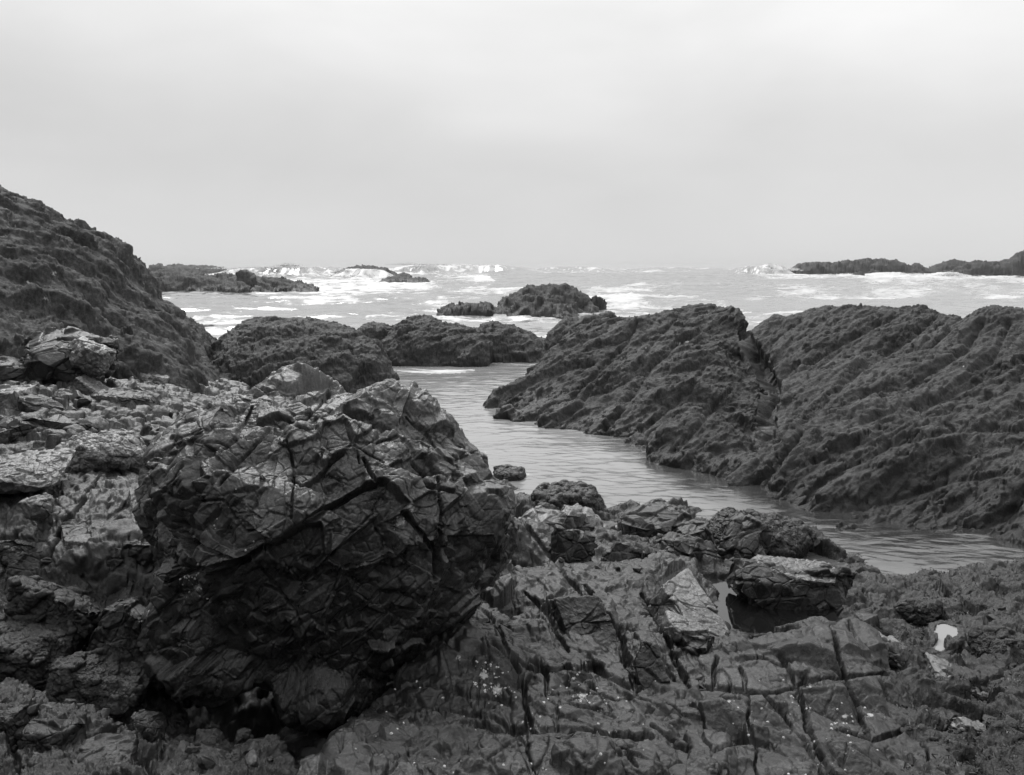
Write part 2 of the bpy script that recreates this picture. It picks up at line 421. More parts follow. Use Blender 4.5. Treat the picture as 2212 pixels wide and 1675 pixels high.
def mat_water(name, dark, milk, foam=0.85, bs=(3.0, 9.0), bstr=0.25, bdist=0.03, rough=0.08):
    m = bpy.data.materials.new(name); m.use_nodes = True; t = m.node_tree; t.nodes.clear(); L = t.links.new
    geo = nn(t, 'ShaderNodeNewGeometry')
    a1 = nn(t, 'ShaderNodeAttribute'); a1.attribute_name = 'foam'; a2 = nn(t, 'ShaderNodeAttribute'); a2.attribute_name = 'milk'
    mx = nn(t, 'ShaderNodeMix'); L(a2.outputs['Fac'], mx.inputs[0]); mx.inputs[2].default_value = dark; mx.inputs[3].default_value = milk
    mx2 = nn(t, 'ShaderNodeMix'); L(a1.outputs['Fac'], mx2.inputs[0]); L(mx.outputs[0], mx2.inputs[2]); mx2.inputs[3].default_value = foam
    cb = nn(t, 'ShaderNodeCombineColor')
    for k in range(3): L(mx2.outputs[0], cb.inputs[k])
    b = nn(t, 'ShaderNodeBsdfPrincipled'); L(cb.outputs[0], b.inputs['Base Color']); b.inputs['IOR'].default_value = 1.65
    L(mth(t, 'MULTIPLY_ADD', a1.outputs['Fac'], 0.6, rough, clamp=True), b.inputs['Roughness'])
    mp = nn(t, 'ShaderNodeMapping'); mp.inputs['Scale'].default_value = (bs[0], bs[1], 1); L(geo.outputs['Position'], mp.inputs[0])
    n = nn(t, 'ShaderNodeTexNoise'); n.inputs['Scale'].default_value = 1.0; n.inputs['Detail'].default_value = 5; n.inputs['Roughness'].default_value = 0.55; n.inputs['Distortion'].default_value = 0.6
    L(mp.outputs[0], n.inputs['Vector'])
    bp = nn(t, 'ShaderNodeBump'); bp.inputs['Strength'].default_value = bstr; bp.inputs['Distance'].default_value = bdist
    L(n.outputs['Fac'], bp.inputs['Height']); L(bp.outputs[0], b.inputs['Normal'])
    o = nn(t, 'ShaderNodeOutputMaterial'); L(b.outputs[0], o.inputs[0])
    return m
# ------------------------------------------------------------------ materials of this shore
M_slab = mat_rock('slab_rock', 0.003, 0.027, lichen=0.13, lamt=0.5, scale=2.6, rough=(0.2, 0.5), spec=.5, bump=0.6, bdist=0.008, fine=70, vein=0.12)
M_boul = mat_rock('boulder_rock', 0.006, 0.066, lichen=0.17, lamt=0.5, scale=2.2, rough=(0.15, 0.45), spec=.7, bump=0.5, bdist=0.008, fine=80, vein=0.12)
M_pale_sheen = mat_rock('pale_sheen_rock', 0.05, 0.17, lichen=0.26, lamt=0.4, scale=3.0, rough=(0.22, 0.5), spec=.8, bump=0.5, bdist=0.008, fine=70)  # pale stones; sky sheen of bright faces is put into this colour
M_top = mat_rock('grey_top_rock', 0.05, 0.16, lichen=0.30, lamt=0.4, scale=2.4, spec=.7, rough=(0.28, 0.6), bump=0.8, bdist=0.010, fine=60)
M_grey = mat_rock('grey_rock', 0.008, 0.045, lichen=0.15, lamt=0.4, scale=2.4, spec=.6, rough=(0.22, 0.55), bump=0.55, bdist=0.012, fine=45)
M_weed = mat_rock('weedy_rock', 0.003, 0.018, lichen=0.08, lamt=0.3, scale=4.0, spec=.5, rough=(0.2, 0.5), bump=0.6, bdist=0.014, fine=40)
M_reef = mat_rock('reef_rock', 0.007, 0.050, lichen=0.13, lamt=0.35, scale=0.9, rough=(0.5, 0.8), bump=0.8, bdist=0.03, fine=14, spec=0.4, wet=.40)
M_cliff = mat_rock('cliff_rock', 0.024, 0.080, lichen=0.13, lamt=0.3, scale=0.8, rough=(0.6, 0.9), bump=0.8, bdist=0.03, fine=12, spec=0.3)
M_isle = mat_rock('islet_rock', 0.022, 0.055, lichen=0.08, lamt=0.3, scale=0.3, rough=(0.6, 0.9), bump=0.6, bdist=0.1, fine=3, spec=0.3, wet=.8)
M_sea = mat_water('sea_water', 0.012, 0.33, foam=.64, bs=(3.0, 5.5), bstr=0.38, bdist=0.03)
M_pool = mat_water('pool_water', 0.008, 0.2, bs=(6, 9), bstr=0.06, bdist=0.01, rough=0.03)
M_puddle_glare = mat_water('puddle_glare_water', 0.008, 0.24, bs=(6, 9), bstr=0.05, bdist=0.01, rough=0.05)  # sky glare on the puddles is put into the pale body colour
M_kelp = mat_rock('kelp', 0.004, 0.018, lichen=.03, lamt=.2, scale=12, rough=(.25, .55), spec=.5, bump=.3, bdist=.002, fine=90)
M_spray = mat_plain('spray', 0.9, 0.9, 0.1)
M_barn = mat_plain('barnacle_shell', 0.62, 0.5, 0.4)

# ------------------------------------------------------------------ surface fits
def rbf(pts, vals, q, eps=0.0, chunk=40000):
    pts = np.asarray(pts, float); vals = np.asarray(vals, float); n, d = pts.shape
    A = -np.sqrt(((pts[:, None] - pts[None])**2).sum(-1) + eps * eps)
    Pm = np.concatenate([np.ones((n, 1)), pts], 1)
    K = np.block([[A - np.eye(n) * 1e-3, Pm], [Pm.T, np.zeros((d + 1, d + 1))]])
    wgt = np.linalg.solve(K, np.concatenate([vals, np.zeros(d + 1)]))
    out = np.empty(len(q))
    for s in range(0, len(q), chunk):
        b = q[s:s + chunk]
        r = -np.sqrt(((b[:, None] - pts[None])**2).sum(-1) + eps * eps)
        out[s:s + chunk] = r @ wgt[:n] + wgt[n] + b @ wgt[n + 1:]
    return out
def rows(y0, y1, k):
    k = k * Q
    n = max(3, int(math.log(y1 / y0) / k)); return y0 * (y1 / y0)**(np.arange(n + 1) / n)
def patch(px0, px1, Y, dpx):
    dpx = dpx * Q
    u = (np.arange(px0, px1 + dpx, dpx) - W0 / 2) / F
    yy, uu = np.meshgrid(Y, u, indexing='ij')
    V = np.stack([uu * yy, yy, np.zeros_like(yy)], -1).reshape(-1, 3)
    return V, grid_faces(len(Y), len(u))
def lobes(V, spec, base=-0.5):
    """height of a rock mass made of rounded ridges; each ridge: skyline profile, depths of foot, crest and back"""
    z = np.full(len(V), base)
    for prof, yf, yc, yb in spec[:]:
        p = np.array([PY(a, b, yc) for a, b in prof])
        e0, e1 = p[0].copy(), p[-1].copy(); e0[0] -= .55 * max(e0[2] - base, .05); e1[0] += .55 * max(e1[2] - base, .05); e0[2] = e1[2] = base - .05
        p = np.concatenate([[e0], p, [e1]])
        ue = V[:, 0] / (V[:, 1] * 0.6 + yc * 0.4) * yc
        top = np.interp(ue, p[:, 0], p[:, 2], left=base - 1, right=base - 1)
        t = np.where(V[:, 1] < yc, (yc - V[:, 1]) / (yc - yf), (V[:, 1] - yc) / (yb - yc))
        sh = np.where(t < 1, (1 - np.clip(t, 0, 1)**2.0)**0.62, -0.6 * (t - 1))
        zz = np.where(top > base, base + (top - base) * sh, base - 1)
        z = np.maximum(z, zz)
    return z
def smooth_n(N, Fc, it):
    for _ in range(it):
        f = (N[Fc[:, 0]] + N[Fc[:, 1]] + N[Fc[:, 2]] + N[Fc[:, 3]])
        out = np.zeros_like(N)
        for k in range(3):
            for j in range(4): out[:, k] += np.bincount(Fc[:, j], f[:, k], len(N))
        N = out / (np.linalg.norm(out, axis=1)[:, None] + 1e-12)
    return N
def apply_blocks(V, Fc, N, plate, a, b, u, seed, gap, off, n=None, cover=1.5, D=None, tilt=.1, cuts=2, th=(.2, .55), lean=None, tmax=.25, low=None, keepn=False, ctrl=None, omax=None):
    """scatter joint-aligned blocks over a surface; a, b = half length ranges along and across u"""
    r = np.random.default_rng(seed)
    DD = N if D is None else (np.tile(np.array(D, float), (len(V), 1)) if np.ndim(D) == 1 else D)
    A_, B_ = V[Fc[:, 0]], V[Fc[:, 2]]; ar = np.linalg.norm(np.cross(V[Fc[:, 2]] - V[Fc[:, 0]], V[Fc[:, 3]] - V[Fc[:, 1]]), axis=1) / 2
    ok = V[Fc[:, 0], 2] > (-9 if low is None else low); ar = ar * ok
    tot = ar.sum(); mean = 4 * (sum(a) / 2) * (sum(b) / 2)
    n = int(cover * tot / mean) if n is None else n
    pick = r.choice(len(Fc), size=n, p=ar / tot)
    # spread the seeds: drop those that crowd an earlier one
    C0 = (A_[pick] + B_[pick]) / 2; N0 = N[Fc[pick, 0]]
    u = np.array(u, float); u /= np.linalg.norm(u)
    md = .55 * (sum(a) / 2 + sum(b) / 2) / 1.0; cell = {}; keep = []
    for i, c in enumerate(C0):
        k = tuple(np.floor(c / md).astype(int)); near = False
        for dx in (-1, 0, 1):
            for dy in (-1, 0, 1):
                for dz in (-1, 0, 1):
                    for j in cell.get((k[0] + dx, k[1] + dy, k[2] + dz), ()):
                        if ((C0[j] - c)**2).sum() < md * md: near = True
        if not near: cell.setdefault(k, []).append(i); keep.append(i)
    B = [mkblock(C0[i], N0[i], u, r.uniform(*a), r.uniform(*b), r.uniform(*off), r, th=th, cuts=cuts, tilt=tilt, lean=lean) for i in keep]
    over = polyblocks(V, N, plate, ctrl=ctrl) if plate else ()
    print('   blocks', len(B))
    return blockfield(V, DD, B, gap, tmax, over, omax)
def finish(V, Fc, levels, noise=(), crk=None, plate=None, dmax=.07, relax=3, nup=0):
    """levels: planar fracture or stretched noise; all relief is pushed along the normals of the plain shape"""
    N = smooth_n(normals(V, Fc), Fc, 3); done_plate = False
    if nup: N = N + np.array([0, 0, nup]); N /= np.linalg.norm(N, axis=1)[:, None]
    for lv in levels:
        if 'amp' in lv:
            q = (V @ lv['S'].T) / lv['scale']
            if lv['warp']: q = q + np.stack([perlin(q * .6 + 9.7 * k) for k in (1, 2, 3)], 1) * lv['warp']
            n = fbm(q + lv['seed'] * 3.7, lv['oct'], ridge=False, gain=lv['gain'])
            if lv['mode'] == 'billow': n = 2 * np.abs(n) - .5
            elif lv['mode'] == 'ridge': n = .5 - 2 * np.abs(n)
            elif lv['mode'] == 'step':
                u = n * 3; fl = np.floor(u); n = (fl + sstep(.0, .25, u - fl)) / 3
            V = V + N * (n * lv['amp'])[:, None]
        elif lv.get('bf'):
            V = apply_blocks(V, Fc, N, plate if lv.get('poly') else (), **{k: v for k, v in lv.items() if k not in ('bf', 'poly')})
            done_plate = done_plate or lv.get('poly')
            N = N if lv.get('keepn') else N
        elif lv.get('plates'):
            if plate is not None: V = plates(V, Fc, plate, N, dmax)
        elif lv.get('joint'): V = jointed(V, N, **{k: v for k, v in lv.items() if k != 'joint'})
        else: V = fracture(V, N, **lv)
    if plate is not None and not done_plate and not any(l.get('plates') for l in levels): V = plates(V, Fc, plate, N, dmax)
    if crk is not None: V = cracks(V, N, proj(V), crk)
    # worn edges: relax the steep risers left between blocks
    for _ in range(relax):
        Nn = normals(V, Fc); wgt = sstep(.3, .75, 1 - (Nn * N).sum(1)) * .85
        c = (V[Fc[:, 0]] + V[Fc[:, 1]] + V[Fc[:, 2]] + V[Fc[:, 3]]) / 4
        s_ = np.zeros_like(V); n_ = np.zeros(len(V))
        for j in range(4):
            n_ += np.bincount(Fc[:, j], minlength=len(V))
            for k in range(3): s_[:, k] += np.bincount(Fc[:, j], c[:, k], len(V))
        V = V + (s_ / np.maximum(n_, 1)[:, None] - V) * (wgt * (n_ >= 4))[:, None]
    if noise: N2 = smooth_n(normals(V, Fc), Fc, 2)
    for fr_, am, oc, rd in noise:
        V = V + N2 * (fbm(V * fr_ + 3.1, oc, ridge=rd) * am)[:, None]
    return V
def trim(V, Fc, zmin, keep=None):
    """drop faces wholly below zmin"""
    k = (V[Fc, 2] > zmin).any(1)
    if keep is not None: k &= keep[Fc].any(1)
    Fc = Fc[k]; u, inv = np.unique(Fc, return_inverse=True)
    return V[u], inv.reshape(Fc.shape), u
def base_loc(V):
    return np.array([V[:, 0].mean(), V[:, 1].mean(), V[:, 2].min()])
def lichen_at(V, spots):
    P = proj(V); a = np.zeros(len(V))
    for x, y, r in spots:
        d = np.hypot(P[:, 0] - x, (P[:, 1] - y) * 1.3) / r
        a = np.maximum(a, np.clip(1.25 - d, 0, 1))
    return a

# ------------------------------------------------------------------ SEA
foam_spots = [  # px, py, rx, ry, strength
    (500, 728, 75, 30, .75), (460, 712, 50, 16, .6), (450,745,25,10,.8),
    (640, 592, 190, 9, .9), (620, 584, 110, 7, 1), (740, 600, 130, 16, .8), (820, 608, 150, 18, .85), (900, 590, 90, 12, .6), (700, 622, 90, 9, .6),
    (400, 580, 90, 4, .7), (560, 628, 140, 4, .8), (370, 628, 60, 4, .6), (880, 640, 250, 16, .3),
    (1020, 688, 150, 12, .55), (960, 672, 60, 8, .5), (1200, 692, 130, 6, .8), (1350, 662, 130, 15, .95), (1260, 668, 50, 16, .8), (1420, 672, 110, 14, .6), (1500, 672, 90, 8, .4), (1280, 648, 30, 8, .8), (1090, 668, 70, 7, .6),
    (1700, 588, 40, 9, 1), (1790, 598, 100, 5, 1), (1920, 596, 110, 7, 1), (2080, 602, 160, 9, 1), (2200, 608, 130, 9, .9), (1960, 588, 50, 6, .8), (2050, 617, 180, 6, .5), (1640, 580, 50, 6, .5),
    (1500, 625, 250, 8, .25), (1900, 635, 300, 10, .25), (1170, 745, 30, 12, .7), (900, 800, 90, 6, .35), (1100, 782, 90, 5, .4), (1165, 760, 50, 8, .6),
    (1000, 580, 200, 4, .25), (1300, 582, 120, 3, .3), (1780,690,200,10,.2), (1680, 700, 60, 10, .3)]
swells = [  # px0, px1, Y, crest py, half width m, foam
    (470, 700, 330, 575, 14, .8), (560, 690, 300, 572, 11, .9), (720, 850, 250, 579, 11, .9), (800, 1180, 420, 570, 16, .12), (860, 960, 400, 571, 14, .45),
    (1140, 1330, 480, 575, 16, .15), (1580, 1700, 330, 573, 12, .35), (1640, 1700, 325, 574, 6, .5), (330, 500, 420, 576, 16, .4), (640, 760, 380, 575, 16, .3),
    (1330, 1580, 520, 577, 18, .1), (1000, 1110, 380, 570, 12, .05), (2000, 2080, 290, 588, 5, 1), (1860, 1960, 300, 588, 4, .9)]
def sea():
    Y = [4.5]
    while Y[-1] < 4200: Y.append(Y[-1] + max(0.012, min(Y[-1]**2 / (F * EYE) * 0.9, Y[-1] * 0.0055)))
    Y = np.array(Y)
    px = np.concatenate([np.linspace(-1700, -260, 60)[:-1], np.arange(-260, 2480, 2.6), np.linspace(2480, 3900, 60)])
    u = (px - W0 / 2) / F
    yy, uu = np.meshgrid(Y, u, indexing='ij')
    x, y = (uu * yy).ravel(), yy.ravel()
    V = np.stack([x, y, np.zeros_like(x)], 1)
    P = proj(V)
    out = sstep(24, 36, y)
    def wv(lx, ly, seed, ridge=True, ang=0.0):
        ca, sa = math.cos(ang), math.sin(ang)
        X, Z = x * ca + y * sa, -x * sa + y * ca
        n = perlin(np.stack([X / lx, Z / ly, np.full_like(x, seed)], 1))
        return (1 - 2 * np.abs(n)) - 0.5 if ridge else n
    z = np.zeros(len(x))
    near = y < 120
    def add(amp, lx, ly, seed, ridge, ang, msk):
        nonlocal z
        m = msk > 0.001; idx = np.where(m)[0]
        X, Zc = x[idx] * math.cos(ang) + y[idx] * math.sin(ang), -x[idx] * math.sin(ang) + y[idx] * math.cos(ang)
        n = perlin(np.stack([X / lx, Zc / ly, np.full(len(idx), seed, float)], 1))
        if ridge: n = 0.5 - 2 * np.abs(n)
        z[idx] += n * amp * msk[idx]
    fade = lambda a: 1 - sstep(a, a * 2.2, y)
    add(.012, .42, .15, 1.5, False, .18, fade(20)); add(.007, .22, .09, 2.5, False, -.35, fade(14)); add(.010, .9, .34, 9.5, False, -.22, fade(25)); add(.016, 1.8, .7, 3.5, False, .25, fade(60) )
    add(.05, 1.7, .8, 4.5, True, .1, out * fade(120)); add(.17, 4, 1.9, 5.5, True, -.15, out * fade(300)); add(.30, 11, 4.6, 6.5, True, .12, out)
    add(.40, 40, 14, 7.5, False, -.08, out * sstep(40, 90, y)); add(.45, 120, 45, 8.5, False, .05, sstep(80, 200, y))
    foam = np.zeros(len(x))
    for a, b, c, d, s in foam_spots:
        t = ((P[:, 0] - a) / c)**2 + ((P[:, 1] - b) / d)**2
        foam = np.maximum(foam, s * np.exp(-t * 1.1))
    for p0, p1, Ys, pc, hw, fo in swells:
        xa, xb = (p0 - W0 / 2) / F * Ys, (p1 - W0 / 2) / F * Ys
        h = PY(W0 / 2, pc, Ys)[2]
        L = xb - xa; mid = (xa + xb) / 2
        wob = perlin(np.stack([x / (L * .25), np.full_like(x, Ys), np.zeros_like(x)], 1)) * hw * 0.8
        e = np.clip(1 - ((x - mid) / (L * 0.58))**4, 0, 1)
        hh = h * e * (0.90 + 0.12 * perlin(np.stack([x / (L * .12), np.full_like(x, Ys + 5), np.zeros_like(x)], 1)))
        dy = y - Ys - wob
        prof = np.where(dy < 0, np.exp(-(dy / (hw * .7))**2), np.exp(-(dy / (hw * 1.3))**2))
        m = prof * e
        z = z * (1 - m) + hh * prof * e + m * z * 0.3
        foam = np.maximum(foam, fo * e * np.exp(-((dy + hw * .35) / (hw * .75))**2))
    q = np.stack([x, y * 1.0, np.zeros_like(x)], 1)
    sc = np.clip(y / 40, 0.5, 8)[:, None]
    # foam breaks into streaks and lace; ordinary sea has a few whitecaps
    qn = np.stack([x / 1.6, y / 1.1, np.zeros_like(x)], 1)
    lace = fbm(np.where((y < 75)[:, None], qn * 1.6, np.where((y < 180)[:, None], qn / 2.0, qn / 5.0)), 5, ridge=True, gain=.6)
    st = fbm(np.stack([x / 6, y / 1.5, np.full_like(x, 3.3)], 1) / np.clip(y / 60, 1, 6)[:, None], 4, gain=.6)
    f = foam * .66 + (lace * 0.42 + st * 0.85) * (0.25 + 0.75 * (foam > .04)) - 0.40
    caps = sstep(.75, 1.15, st + .15 * lace) * out * .5
    breaks = np.zeros(len(x))
    m = (y > 200) & (foam > .1); i = np.where(m)[0]
    breaks[i] = fbm(np.stack([x[i] / 13, z[i] * 1.1, y[i] / 3.5], 1), 4, gain=.65)
    f = f + np.where(m, breaks * .9 - .1, 0)
    foamv = np.maximum(sstep(-.05, 1.05, f) * np.clip(.8 + .4 * lace, .3, 1), caps * .8)
    # milky, aerated water outside the channel; clear in the sheltered arm
    milk = 0.50 + 0.42 * sstep(8, 15, y) - 0.24 * sstep(26, 60, y)
    milk = milk * (1 + 0.12 * st)
    shore = np.array([(1035, 880), (1075, 903), (1200, 928), (1290, 940), (1370, 962), (1440, 1000), (1500, 1022), (1580, 1040), (1690, 1080), (1800, 1112), (1900, 1140), (2000, 1155), (2212, 1168), (2500, 1180)], float)
    ds = np.clip((P[:, 1] - np.interp(P[:, 0], shore[:, 0], shore[:, 1])) / np.interp(P[:, 0], [1300, 1700], [30, 75]), 0, 9)
    lee = (1 - sstep(.3, 1.3, ds + perlin(np.stack([x * 1.2, y * 1.6, x * 0], 1)) * .5)) * sstep(1180, 1420, P[:, 0]) * (1 - sstep(14, 19, y))
    milk *= 1 - .8 * lee
    z *= 1 - .75 * lee
    dark = sstep(1250, 1900, P[:, 0]) * (1 - sstep(12, 22, y))
    milk *= (1 - 0.45 * dark)
    far = sstep(60, 250, y)
    z += np.where(foamv > 0.02, foamv * fbm(np.stack([x, y, z], 1) * 1.3, 3) * 0.10 * out * (1 + .6 * far), 0)
    o = mesh_obj('sea', V + np.array([0, 0, 1]) * z[:, None], grid_faces(len(Y), len(u)), M_sea, attrs={'foam': foamv, 'milk': np.clip(milk, 0, 1)})
    tag(o, kind='structure')
if not DEV: sea()
print('sea', time.time() - T0)

# spray thrown up where swell meets rock
ico = None
def ico1():
    import bmesh
    bm = bmesh.new(); bmesh.ops.create_icosphere(bm, subdivisions=1, radius=1)
    V = np.array([v.co[:] for v in bm.verts]); Fc = np.array([[v.index for v in f.verts] for f in bm.faces]); bm.free(); return V, Fc
IV, IF = ico1()
def spray(label, blobs, seed):
    if DEV: return
    """blobs: px, py, Y, rx px, ry px, count, drop size m"""
    r = np.random.default_rng(seed); Vs, Fs = [], []; b = 0
    for px, py, Y, rx, ry, n, s in blobs:
        c = PY(px, py, Y)
        for k in range(n):
            a = r.normal(size=3) * 0.5; up_ = abs(a[2])
            p = c + np.array([a[0] * rx * Y / F, a[1] * rx * .6 * Y / F, (up_ * 1.0 - 0.25) * ry * Y / F * (1 - min(1, abs(a[0]) * .6))])
            q = s * r.uniform(.35, 1.2) / (1 + 1.5 * up_)
            v = IV * (1 + 0.35 * r.normal(size=(len(IV), 1))) * q * np.array([1.3, 1, .8]) + p
            Vs.append(v); Fs.append(IF + b); b += len(v)
    V = np.concatenate(Vs); loc = base_loc(V)
    tag(mesh_obj('sea_spray', V, np.concatenate(Fs), M_spray, loc=loc), label, 'spray', kind='stuff')
spray('white spray bursting over the far swell left of the upright islet boulder', [(622, 573, 298, 22, 7, 500, .2), (600, 578, 298, 70, 5, 700, .24), (500, 580, 330, 60, 4, 300, .22)], 1)
spray('white spray bursting against the left end of the low whaleback rock', [(738, 588, 248, 20, 11, 700, .18), (770, 596, 246, 55, 5, 400, .2)], 2)
spray('thin spray blown off the swell behind the low whaleback rock', [(880, 571, 395, 40, 6, 520, .24), (940, 572, 395, 25, 4, 160, .24)], 3)
spray('white spray leaping up left of the long far right islet', [(1664, 575, 322, 8, 14, 200, .16), (1692, 584, 318, 30, 5, 420, .2), (1715, 582, 315, 10, 7, 160, .2)], 4)
spray('white spray bursting in front of the far right islets', [(2052, 594, 285, 18, 9, 560, .2), (1960, 592, 300, 60, 4, 300, .2), (1830, 592, 318, 30, 3, 160, .2)], 5)
print('spray', time.time() - T0)

# ------------------------------------------------------------------ ISLETS (sea stacks and skerries far out)
def rockmass(name, label, cat, spec, px0, px1, y0, y1, dpx, k, mat, levels, noise, base=-1.0, group=None, zmin=-0.6, crk=None, plate=None, spots=()):
    if DEV: return
    V, Fc = patch(px0, px1, rows(y0, y1, k), dpx)
    V[:, 2] = lobes(V, spec, base)
    V = finish(V, Fc, levels, noise, crk, plate, relax=5, nup=.7)
    V, Fc, _ = trim(V, Fc, zmin)
    o = mesh_obj(name, V, Fc, mat, loc=base_loc(V), attrs={'lichen': lichen_at(V, spots)} if spots else None)
    tag(o, label, cat, group); print(name, len(V), round(time.time() - T0, 1)); return o
def lv(S, s, flat=.8, tilt=.2, off=.03, cw=.08, cd=.03, seed=1, warp=.15, mx=.3):
    s = np.array(s, float) if not np.isscalar(s) else np.array([s, s, s], float)
    return dict(S=S, scale=s, flat=flat, tilt=tilt, off=off, cw=cw, cd=cd, seed=seed, warp=warp, mx=mx)
def ln(S, s, amp, oct=4, mode='fbm', seed=1, warp=.4, gain=.5):
    s = np.array([s, s, s] if np.isscalar(s) else s, float)
    return dict(S=S, scale=s, amp=amp, oct=oct, mode=mode, seed=seed, warp=warp, gain=gain)
def jt(S, s, seed=1, **kw):
    s = np.array([s, s, s] if np.isscalar(s) else s, float)
    return dict(joint=True, S=S, scale=s, seed=seed, **kw)
PL = dict(plates=True)
UPD = (0, 0, 1.0)
def bf(**kw): return dict(bf=True, **kw)
I3 = np.eye(3)
S_isle = frame((1, .2, .15), (-.2, -.3, 1))
def islet(label, spec, px0, px1, y0, y1, size, seed, group='rocks standing out in the surf'):
    return rockmass('islet', label, 'islet', spec, px0, px1, y0, y1, 0.7, 0.0032, M_isle,
        [lv(S_isle, size, .7, .25, size * .05, .08, size * .05, seed, .4, mx=size * .25), lv(rotm(.3, .5, .2), size * .4, .7, .3, size * .02, .08, size * .02, seed + 1, .4, mx=size * .1)],
        [(1.6 / size, size * .10, 4, False)], base=-1.2, group=group, zmin=-0.8)
islet('long low dark rock reef out at left, with a low hump at each end', [
    ([(270, 590), (300, 586), (330, 590), (360, 586), (385, 584), (420, 592), (450, 598), (480, 592), (510, 592), (560, 600), (590, 600), (620, 606), (650, 614), (672, 622), (680, 628)], 102, 108, 120),
    ([(455, 625), (480, 610), (505, 605), (530, 612), (545, 628)], 98, 102, 107)], 250, 690, 96, 122, 1.6, 11)
islet('upright angular dark block standing on the long low reef at left', [
    ([(508, 612), (511, 590), (520, 582), (531, 580), (545, 588), (558, 602), (570, 612)], 101, 103.5, 107)], 500, 580, 99, 109, 1.5, 13)
islet('small rounded rock in front of the upright block at left', [
    ([(536, 630), (545, 619), (558, 616), (570, 622), (580, 632)], 99.2, 100.8, 103)], 530, 590, 98, 104, 1.0, 15)
islet('tiny far skerry on the horizon at far left', [
    ([(322, 577), (330, 572), (350, 571), (357, 577)], 385, 390, 400)], 315, 365, 380, 402, 2.5, 17)
islet('long flat skerry on the horizon right of the tiny one', [
    ([(360, 574), (385, 572), (410, 573), (430, 576), (455, 574), (480, 577), (486, 582)], 350, 360, 375)], 350, 495, 345, 378, 2.5, 19)
islet('low whaleback rock washed by white surf on the horizon', [
    ([(736, 585), (755, 579), (775, 575), (800, 575), (825, 578), (845, 585), (856, 592)], 252, 260, 275)], 728, 868, 248, 277, 2.5, 21)
islet('small pointed rock awash in front of the whaleback rock', [
    ([(822, 607), (840, 599), (856, 596), (872, 600), (885, 603), (896, 600), (918, 601), (922, 604)], 158.5, 163, 169)], 812, 932, 156, 171, 1.2, 23)
islet('tiny dark rock just right of the whaleback rock', [([(856, 594), (872, 589), (887, 594)], 203.5, 208, 213)], 845, 897, 201, 215, 1.2, 24)
islet('largest dark rock islet in the middle of the bay, with a flat knobbly top', [
    ([(1086, 652), (1092, 639), (1104, 635), (1110, 641), (1122, 627), (1134, 622), (1150, 616), (1158, 622), (1172, 618), (1180, 625), (1192, 616), (1208, 617), (1222, 614), (1232, 623), (1240, 620), (1250, 632), (1262, 637), (1272, 648), (1280, 656)], 53, 57, 62),
    ([(1092, 688), (1104, 664), (1112, 656), (1124, 642), (1145, 634), (1160, 641), (1180, 638), (1192, 652), (1210, 650), (1222, 664), (1234, 668), (1244, 684)], 49.5, 52, 56),
    ([(1185, 690), (1200, 679), (1215, 677), (1232, 686)], 48.6, 49.4, 50.5)], 1075, 1295, 48, 63, 1.1, 25)
islet('small flat rock just right of the largest islet top', [([(1276, 648), (1283, 640), (1293, 638), (1302, 645)], 57, 58, 59.5)], 1270, 1308, 56, 60, .6, 27)
islet('small dark rock in foam right of the largest islet', [([(1260, 682), (1290, 680), (1303, 676), (1312, 668), (1322, 671), (1330, 680)], 49.5, 50.6, 52)], 1255, 1338, 49, 53, .6, 29)
islet('low row of dark rocks left of the largest islet', [
    ([(955, 664), (968, 656), (985, 660), (1000, 652), (1012, 656), (1030, 657), (1050, 654), (1070, 662), (1085, 668), (1092, 674)], 53, 54.5, 57)], 945, 1100, 52, 58, .8, 31)
islet('long dark far islet at right with a lumpy level top', [
    ([(1708, 585), (1722, 573), (1745, 568), (1775, 567), (1800, 569), (1825, 563), (1860, 562), (1905, 559), (1940, 564), (1962, 574), (1978, 580), (1985, 585)], 318, 328, 345),
    ([(1862, 596), (1880, 585), (1900, 582), (1915, 592)], 300, 305, 312)], 1698, 1995, 298, 348, 4, 33)
islet('small far rock in white surf before the long far islet', [([(1836, 598), (1848, 590), (1860, 587), (1868, 592), (1872, 600)], 286, 289, 293)], 1830, 1880, 283, 295, 2, 35)
islet('far peaked rock in the gap between the far right islets', [
    ([(1962, 588), (1970, 572), (1982, 570), (2000, 580), (2012, 580), (2040, 566), (2060, 561), (2085, 566), (2100, 572), (2120, 582)], 330, 340, 355)], 1955, 2130, 325, 358, 3, 37)
islet('tallest far islet at the right edge of the bay', [
    ([(2050, 590), (2070, 580), (2085, 572), (2110, 565), (2150, 566), (2175, 565), (2190, 556), (2200, 548), (2222, 540), (2260, 534), (2320, 540), (2400, 560), (2450, 590)], 296, 306, 325),
    ([(2025, 590), (2040, 583), (2055, 586), (2062, 592)], 293, 296, 300)], 2015, 2460, 290, 328, 4, 39)
islet('small dark rock in white foam beside the tall left cliff', [([(425, 702), (445, 701), (462, 705), (470, 712)], 41.5, 42.5, 44)], 418, 478, 41, 45, .5, 41)
islet('small low rock in the gap behind the end of the middle mounds', [([(1130, 740), (1150, 728), (1178, 732), (1195, 742), (1200, 752)], 31.2, 32.2, 34)], 1122, 1208, 31, 35, .5, 43)

